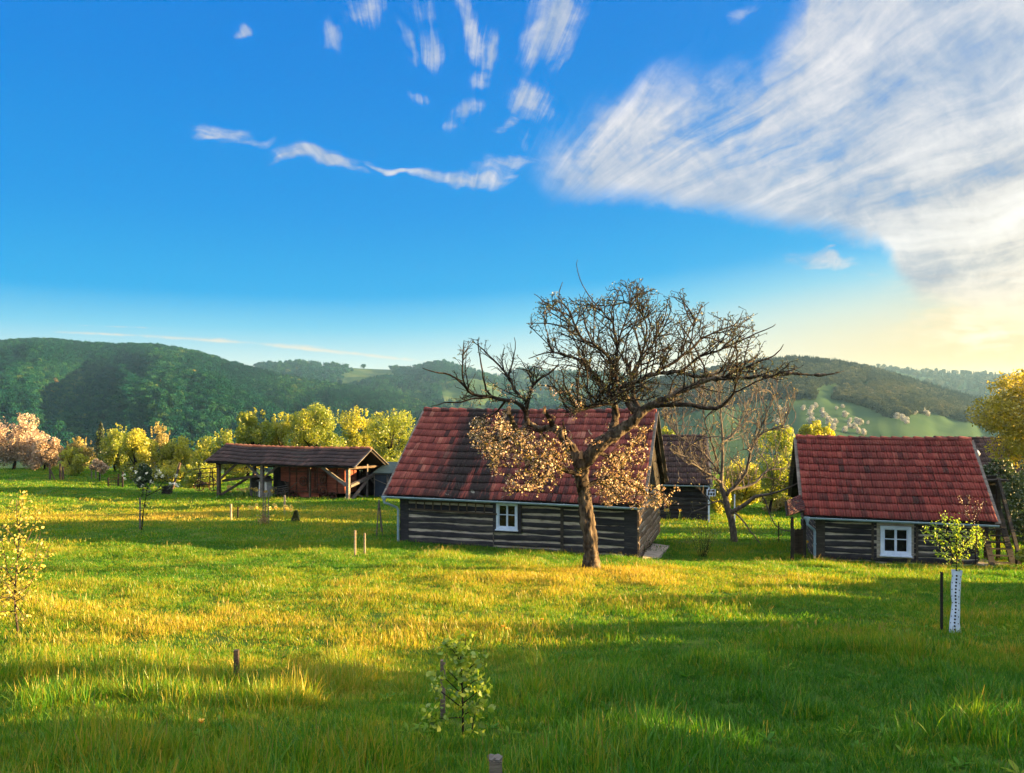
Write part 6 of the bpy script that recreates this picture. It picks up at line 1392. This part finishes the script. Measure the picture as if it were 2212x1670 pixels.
    r = sapling('magnolia_sapling', 'slim young magnolia with white blooms beside a stake in the shaded lawn', [(306, 1146), (309, 1110), (314, 1080), (319, 1052)], [[(319, 1056), (310, 1040), (295, 1020), (280, 1008)], [(319, 1052), (312, 1030), (318, 1012)], [(316, 1072), (335, 1062), (352, 1040), (368, 1028)], [(335, 1062), (360, 1050), (390, 1040)], [(319, 1055), (330, 1030), (335, 1012)], [(310, 1042), (290, 1040), (265, 1028)]], d, M_dkgreen, 260, .09, 4, stemr=.03, spread=.10, base=g, aspect=.6)
    rng = np.random.default_rng(44); c = []
    for (x, y) in ((278, 1032), (262, 1028), (289, 1011), (306, 1032), (319, 1042), (313, 1047), (355, 1028), (375, 1029), (383, 1045), (391, 1047), (334, 1015), (300, 1018), (362, 1046), (348, 1020), (327, 1030), (322, 1022)):
        o = np.array(list(P(x, y, d)-g))+np.array([0, rng.uniform(-.4, .4), 0])
        for k in range(9): c.append(o+rng.normal(0, .035, 3))
    leaf_part('blooms', np.array(c), rng.uniform(.06, .11, len(c)), M_whiteb, r, rng, aspect=.8)
    stake(302.5, 1075, 1145, 'thin grey stake tied to the young magnolia', M_greypost, .05)
    g = G(2108, 1214); d = 22.5
    sapling('dry_shrub', 'leggy pinkish shrub with drying blossom before the right corner of the cabin', [(2108, 1216), (2106, 1170), (2103, 1140), (2090, 1112), (2080, 1090), (2070, 1070)], [[(2103, 1140), (2108, 1112), (2104, 1090), (2096, 1066)], [(2106, 1125), (2122, 1100), (2128, 1082)], [(2090, 1112), (2086, 1095), (2084, 1080)], [(2108, 1112), (2118, 1090), (2115, 1078)]], d, M_pinkb, 110, .042, 5, stemr=.018, spread=.04, base=onground(2108, 22.5), cat='shrub', leafpart='blossom')
    g = G(2100, 1222); sapling('young_bush', 'small fresh green bush right of the guarded fruit tree', [(2103, 1225), (2102, 1190), (2104, 1165)], [[(2102, 1195), (2088, 1175), (2080, 1162)], [(2103, 1190), (2118, 1175), (2130, 1160)], [(2104, 1170), (2098, 1150), (2100, 1140)], [(2103, 1180), (2115, 1160), (2112, 1148)]], g.y, M_fresh, 240, .075, 6, stemr=.014, spread=.06, base=g, cat='bush', aspect=.5)
    # loose multi-stemmed bush below the walnut
    g = G(1512, 1206); d = g.y; br = []
    rr = np.random.default_rng(9)
    for k in range(22): a = rr.uniform(-1, 1); br.append([(1518+a*8, 1203), (1518+a*22, 1170-8*rr.uniform()), (1518+a*42+rr.normal(0, 4), 1118+30*abs(a)+rr.normal(0, 8))])
    sapling('currant_bush', 'loose thin-stemmed bush with tiny leaves in the shade left of the bare tree', [(1518, 1205), (1516, 1160), (1512, 1112)], br, d, M_lime, 700, .04, 7, stemr=.013, spread=.07, base=g, cat='bush')
    g = G(639, 1128); conifer('spruce_seedling', 'tiny dark spruce seedling at the edge of the lit grass strip', 639, 1105, 1128, g.y, seed=3, wpx=9)
    for k, (px, row) in enumerate(((1390, 1200), (1404, 1196))):
        g = G(px, row); br = [[(px, row), (px+rr.normal(0, 5), row-14), (px+rr.normal(0, 11), row-24-8*rr.uniform())] for _ in range(7)]
        sapling('weed_plant', ['wiry weed growing against the sunlit gable corner', 'wiry weed growing from the edge of the concrete slab'][k], [(px, row+1), (px+1, row-15), (px, row-30)], br, g.y, M_dkgreen, 70, .05, 30+k, stemr=.006, spread=.04, base=g, cat='weed')
def orchard():
    T = leafy_tree
    T('cherry_tree', 'large pink blossoming tree at the left edge behind the bank', 'tree', -25, 92, 903, 1012, 1012, 68, M_pinkb, n=9000, leaf=.15, trunk=30, seed=1, spires=10, lobes=34)
    T('cherry_tree', 'lower pink blossoming tree right of the large pink one', 'tree', 66, 133, 945, 1012, 1012, 67, M_pinkb, n=5200, leaf=.14, trunk=96, seed=2, spires=8)
    T('tall_bush', 'brownish pink bush behind the small yellow tree on the left', 'bush', 138, 200, 949, 1012, 1015, 70, M_tan, n=3600, leaf=.13, seed=3, spires=14)
    T('small_tree', 'small yellow-green tree in front of the brownish bush', 'tree', 122, 184, 968, 1022, 1024, 62, M_gold, n=3600, leaf=.13, seed=4, spires=8)
    conifer('spruce_tree', 'dark narrow spruce between the left yellow trees', 218, 912, 1015, 72, seed=5, wpx=30)
    T('plum_tree', 'little pink blossoming tree among thin stakes', 'tree', 196, 233, 993, 1026, 1034, 58, M_pinkb, n=1500, leaf=.11, seed=6, lobes=14)
    T('lime_tree', 'tall light green tree right beside the dark spruce', 'tree', 214, 284, 921, 1022, 1022, 68, M_lime, n=6500, leaf=.14, seed=7, spires=12)
    T('old_pear_tree', 'broad bright yellow tree with a visible dark trunk on the left meadow', 'tree', 256, 352, 932, 1028, 1034, 61, M_gold, n=6500, leaf=.14, trunk=284, seed=8, lobes=26)
    T('alder_tree', 'tall tan catkin tree behind the broad yellow tree', 'tree', 310, 370, 920, 1028, 1030, 69, M_tan, n=5600, leaf=.13, seed=9, spires=16)
    T('aspen_tree', 'slim yellow tree with spiky top shoots left of the shed', 'tree', 352, 428, 950, 1040, 1042, 62, M_gold, n=5600, leaf=.14, seed=10, spires=26)
    T('low_bush', 'low yellow-tan bush against the left end of the shed roof', 'bush', 414, 462, 966, 1040, 1044, 60, M_gold, n=3400, leaf=.13, seed=11, spires=6)
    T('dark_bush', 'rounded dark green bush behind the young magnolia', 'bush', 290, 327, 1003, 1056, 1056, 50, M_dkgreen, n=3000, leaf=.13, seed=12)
    T('hedge_bush', 'tall brown-green undergrowth bush between the shed and the yellow trees', 'bush', 395, 480, 1004, 1062, 1062, 56, M_lime, n=3200, leaf=.14, seed=13, spires=8)
    T('hedge_bush', 'thin yellow thicket under the tan catkin tree', 'bush', 322, 400, 1000, 1048, 1048, 60, M_gold, n=2600, leaf=.12, seed=14, spires=8)
    T('willow_tree', 'pale grey-green spiky tree at the left end of the shed ridge', 'tree', 452, 520, 934, 1010, 1050, 66, M_lime, n=4200, leaf=.14, seed=15, spires=20)
    T('apple_tree_green', 'rounded bright green tree behind the left part of the shed roof', 'tree', 504, 590, 893, 1000, 1055, 62, M_lime, n=9000, leaf=.14, seed=16, spires=14, lobes=30)
    T('apple_tree_green', 'yellow-green tree with spiky shoots behind the shed ridge', 'tree', 570, 648, 900, 1000, 1055, 64, M_gold, n=6500, leaf=.14, seed=17, spires=24)
    T('apple_tree_green', 'widest round green tree behind the middle of the shed roof', 'tree', 622, 742, 886, 1010, 1055, 62, M_lime, n=12000, leaf=.14, seed=18, spires=16, lobes=36)
    T('apple_tree_green', 'yellow tree above the right gable of the shed', 'tree', 728, 815, 886, 1010, 1055, 64, M_gold, n=8000, leaf=.14, seed=19, spires=16)
    T('apple_tree_green', 'open-crowned yellow-green tree between the shed and the log house', 'tree', 790, 915, 893, 1008, 1040, 58, M_lime, n=8000, leaf=.13, trunk=838, seed=20, spires=14, lobes=30, dense=.8)
    T('hedge_bush', 'low tan hedge seen under the open-crowned tree', 'bush', 780, 870, 985, 1030, 1035, 62, M_tan, n=2200, leaf=.14, seed=21)
    T('hedge_bush', 'yellow-green undergrowth behind the middle of the shed', 'bush', 590, 700, 965, 1035, 1050, 66, M_lime, n=3600, leaf=.15, seed=41, spires=6)
    T('hedge_bush', 'pale green undergrowth under the spiky tree at the shed ridge', 'bush', 470, 600, 958, 1030, 1050, 67, M_gold, n=3600, leaf=.15, seed=42, spires=6)
    T('hedge_bush', 'shadowy green undergrowth between dark spruce and pink bushes', 'bush', 92, 225, 985, 1024, 1026, 73, M_lime, n=3600, leaf=.15, seed=43, spires=6)
    T('hedge_bush', 'yellow bush filling the gap right of the broad yellow tree', 'bush', 338, 372, 975, 1040, 1042, 63, M_gold, n=2600, leaf=.14, seed=44, spires=8)
    T('hedge_bush', 'leafy bush between the spiky yellow tree and the pale green tree', 'bush', 418, 480, 950, 1040, 1046, 68, M_lime, n=3200, leaf=.15, seed=45, spires=8)
    T('round_tree', 'green tree peeping over the barn right of the big roof', 'tree', 1415, 1462, 918, 985, 1040, 54, M_lime, n=3400, leaf=.13, seed=22)
    T('bright_bush', 'glowing yellow bush low behind the bare tree', 'bush', 1555, 1650, 1000, 1108, 1112, 50, M_gold, n=7000, leaf=.13, seed=23, spires=8)
    T('bright_bush', 'smaller yellow bush between the barn and the bare tree trunk', 'bush', 1532, 1580, 1035, 1112, 1115, 44, M_gold, n=3200, leaf=.11, seed=24, spires=8)
    T('orchard_tree', 'olive green tree with dark trunks left of the cabin', 'tree', 1632, 1735, 930, 1088, 1112, 46, M_lime, n=8500, leaf=.12, trunk=1662, seed=25, spires=14, lobes=30)
    T('hedge_bush', 'tan hedge at the back of the lit grass left of the cabin', 'bush', 1630, 1740, 1066, 1118, 1118, 48, M_tan, n=4200, leaf=.13, seed=26)
    T('blossom_bush', 'pale yellow blossoming bush rising over the left end of the cabin ridge', 'bush', 1728, 1806, 914, 1010, 1100, 42, M_gold, n=5200, leaf=.11, seed=27, spires=12)
    T('maple_tree', 'large golden tree at the right edge beyond the cabin', 'tree', 2135, 2400, 800, 1014, 1190, 36, M_amber, n=20000, leaf=.13, trunk=2262, seed=28, spires=22, lobes=44)
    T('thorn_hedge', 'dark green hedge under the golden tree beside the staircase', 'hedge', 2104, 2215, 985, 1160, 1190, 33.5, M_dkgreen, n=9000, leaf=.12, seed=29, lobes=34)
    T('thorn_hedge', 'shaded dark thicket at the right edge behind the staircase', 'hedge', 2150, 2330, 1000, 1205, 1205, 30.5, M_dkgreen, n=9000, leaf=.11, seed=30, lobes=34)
    # beyond the right edge of the view: the low bushes whose shade lies over the front lawn
    for k, (x, y, w, h) in enumerate(((15.8, 23.0, 1.8, .95), (15.6, 21.2, 2.0, .9), (14.6, 16.4, 1.5, 1.1), (14.4, 15.0, 2.0, 1.45), (14, 12.8, 2.6, 2.0), (14, 10.4, 2.8, 2.2), (14, 8.4, 2.6, 2.35), (14, 6.6, 2.6, 3.0), (14, 4.4, 3.2, 3.6), (13, 1.5, 3.4, 4.6), (12, -2.6, 4, 5.5), (14, -6, 5, 7.5), (18.8, 25.6, 3.6, 5.0))):
        rng = np.random.default_rng(700+k); root = thing('garden_bush', 'leafy bush standing to the right of the lawn', 'bush', (x, y, gz(x, y)), group='bushes right of the lawn')
        n = 7000; L_ = [rng.normal(size=3) for _ in range(18)]; cen = []
        for q in L_:
            q = q/np.linalg.norm(q)*rng.uniform(.4, .75); v = rng.normal(size=(n//18, 3)); v /= np.linalg.norm(v, axis=1, keepdims=True); cen.append(q+v*.32*rng.uniform(.3, 1, (n//18, 1))**.4)
        cen = np.concatenate(cen)*np.array([w*.5+.2, w*.5+.25, h*.55])+np.array([0, 0, h*.5]); cen = cen[cen[:, 2] > .02]
        leaf_part('crown', cen, rng.uniform(.10, .20, len(cen)), M_lime, root, rng); m = MB(); m.tube([(0, 0, -.2), (.05, 0, h*.3), (0, .05, h*.7)], [.08, .06, .02], 7); m.build('trunk', M_bark, root)
    # far blossoming trees on the green slope
    proto = None; rng = np.random.default_rng(77)
    spots = [(450, 690, 20), (520, 690, 22), (545, 668, 20), (500, 735, 26), (600, 712, 20), (612, 748, 24), (510, 790, 30), (570, 800, 22), (650, 800, 30), (700, 795, 24), (780, 740, 26), (822, 785, 20), (872, 790, 22), (812, 830, 24), (900, 805, 24), (782, 865, 26), (855, 835, 22), (885, 872, 24), (930, 885, 24), (690, 845, 28), (1090, 712, 26), (1130, 700, 24), (1160, 730, 28), (1200, 755, 26), (1240, 775, 28), (1275, 795, 24), (250, 690, 22), (300, 700, 20), (320, 860, 26), (340, 880, 24), (1330, 720, 26), (1400, 715, 26), (1440, 735, 22), (240, 800, 22), (760, 675, 15), (712, 690, 13), (965, 805, 14)]
    for (cx_, cy_, r) in spots:
        px, row = 1614.6+.27006*cx_, 696+.27006*(cy_+r*.8); ts = np.linspace(.03, .95, 400); x, y, z = HD.pt(np.full(400, px), ts); rr = HY-z/y*F; i = int(np.argmin(np.abs(rr-row)))
        b = Vector((x[i], y[i], z[i]-.3)); s = r*.27/F*b.y*2.5; kind = 'hedge' if 1060 < cx_ < 1300 else 'cluster'
        lab, grp = ('rounded pale tree in the hedge line across the far field', 'pale trees in the far hedge line') if kind == 'hedge' else ('round whitish blossoming tree on the far green slope above the cabin roof', 'whitish blossoming trees on the far slope')
        if proto is None:
            k = 12; cc = rng.normal(size=(k, 3)); cc /= np.linalg.norm(cc, axis=1, keepdims=True); cc = cc*np.array([.27, .27, .24])+np.array([0, 0, .52]); nn = 700; w = rng.integers(0, k, nn); v = rng.normal(size=(nn, 3)); v /= np.linalg.norm(v, axis=1, keepdims=True)
            V, Fq = leafquads(cc[w]+v*.24*rng.uniform(.7, 1.05, (nn, 1)), .10, rng, aspect=.9); proto = np_mesh('blossoming_tree', V, Fq, M_greyw, tint=np.repeat(rng.uniform(0, 1, nn), 4)); o = proto
        else: o = proto.copy(); COL.objects.link(o)
        o.location = b; o.scale = (s*rng.uniform(.9, 1.2), s, s*rng.uniform(.85, 1.05)); o.rotation_euler = (0, 0, rng.uniform(0, 6.28)); tag(o, lab, 'tree', grp)
def flowers():
    daffodils(905, 1158, 4, 'orange and yellow daffodils at the foot of the log house wall, left of the window', .22, seed=1, size=.07); daffodils(921, 1160, 6, 'pale yellow daffodils by the wall right of the orange ones', .12, seed=2, size=.07)
    daffodils(1749, 1203, 2, 'two tall daffodils by the cabin gutter pipe', .16, seed=3, size=.06, hgt=.5); daffodils(1838, 1212, 4, 'daffodils in front of the cabin wall left of its window', .25, seed=4, size=.055, hgt=.3)
    for k, (px, row) in enumerate(((498, 1066), (514, 1074), (527, 1072), (540, 1070), (553, 1072), (568, 1074), (582, 1076), (594, 1070))): daffodils(px, row, 6, 'pale daffodil clump in the row along the front of the open shed', .22, seed=10+k, size=.10, hgt=.45, group='daffodils along the shed')
    for k, (px, row) in enumerate(((540, 1116), (588, 1112), (574, 1120), (618, 1118), (628, 1120))): daffodils(px, row, 4, 'glowing daffodil clump in the sunlit strip before the shed', .18, seed=30+k, size=.09, hgt=.5, group='daffodils in the lit strip')
    for k, (px, row) in enumerate(((1442, 1118), (1452, 1122), (1462, 1120))): daffodils(px, row, 5, 'backlit daffodil clump beside the barn behind the log house', .25, seed=40+k, size=.09, hgt=.5, group='daffodils by the barn')
    for k, (px, row) in enumerate(((85, 1012), (95, 1012), (105, 1013))): daffodils(px, row, 8, 'white flower patch on top of the left bank', .5, seed=50+k, size=.12, hgt=.4, group='white flowers on the bank')
    # a few dandelions in the front grass
    for k, (px, row) in enumerate(((432, 1632), (1085, 1390), (1094, 1395), (1170, 1372))):
        b = G(px, row); t = thing('dandelion', 'small orange dandelion head in the foreground grass', 'flower', b, group='dandelions in the grass'); m = MB(); H = .2
        m.tube([(0, 0, 0), (.01, 0, H)], .004, 4); m.build('stem', M_fresh, t); k_ = MB(); rr = np.random.default_rng(k)
        for i in range(26): a = rr.uniform(0, 6.28); e = Vector((math.cos(a), math.sin(a), rr.uniform(.1, 1.2)))*.02; c = Vector((.01, 0, H)); s_ = Vector((-math.sin(a), math.cos(a), 0))*.005; k_.add([c-s_, c+s_, c+e+s_, c+e-s_], [(0, 1, 2, 3)])
        k_.build('petals', M_trump, t)
# ------------------------------------------------------------------ the air of the valley
def haze():
    m = bpy.data.materials.new('valley_air'); m.use_nodes = True; nt = m.node_tree; nt.nodes.clear(); out = nt.nodes.new('ShaderNodeOutputMaterial')
    v = nt.nodes.new('ShaderNodeVolumePrincipled'); v.inputs['Color'].default_value = (.30, .62, 1.0, 1); v.inputs['Density'].default_value = .8e-4; v.inputs['Absorption Color'].default_value = (1, 1, 1, 1); v.inputs['Anisotropy'].default_value = .3
    nt.links.new(v.outputs[0], out.inputs['Volume'])
    zb = float(ZZ.min()) - 62; mb = MB(); mb.box((0, 1800, (152+zb)/2), (10400, 5400, 152-zb)); o = mb.build('haze', m); tag(o, 'thin blue evening haze filling the valley', 'haze', kind='stuff')
haze()
main_house(); cabin(); staircase(); far_houses(); shed(); farm_things(); stakes(); saplings(); flowers(); orchard()
apple_tree(); walnut_tree(); grow_grass(); grow_weeds()
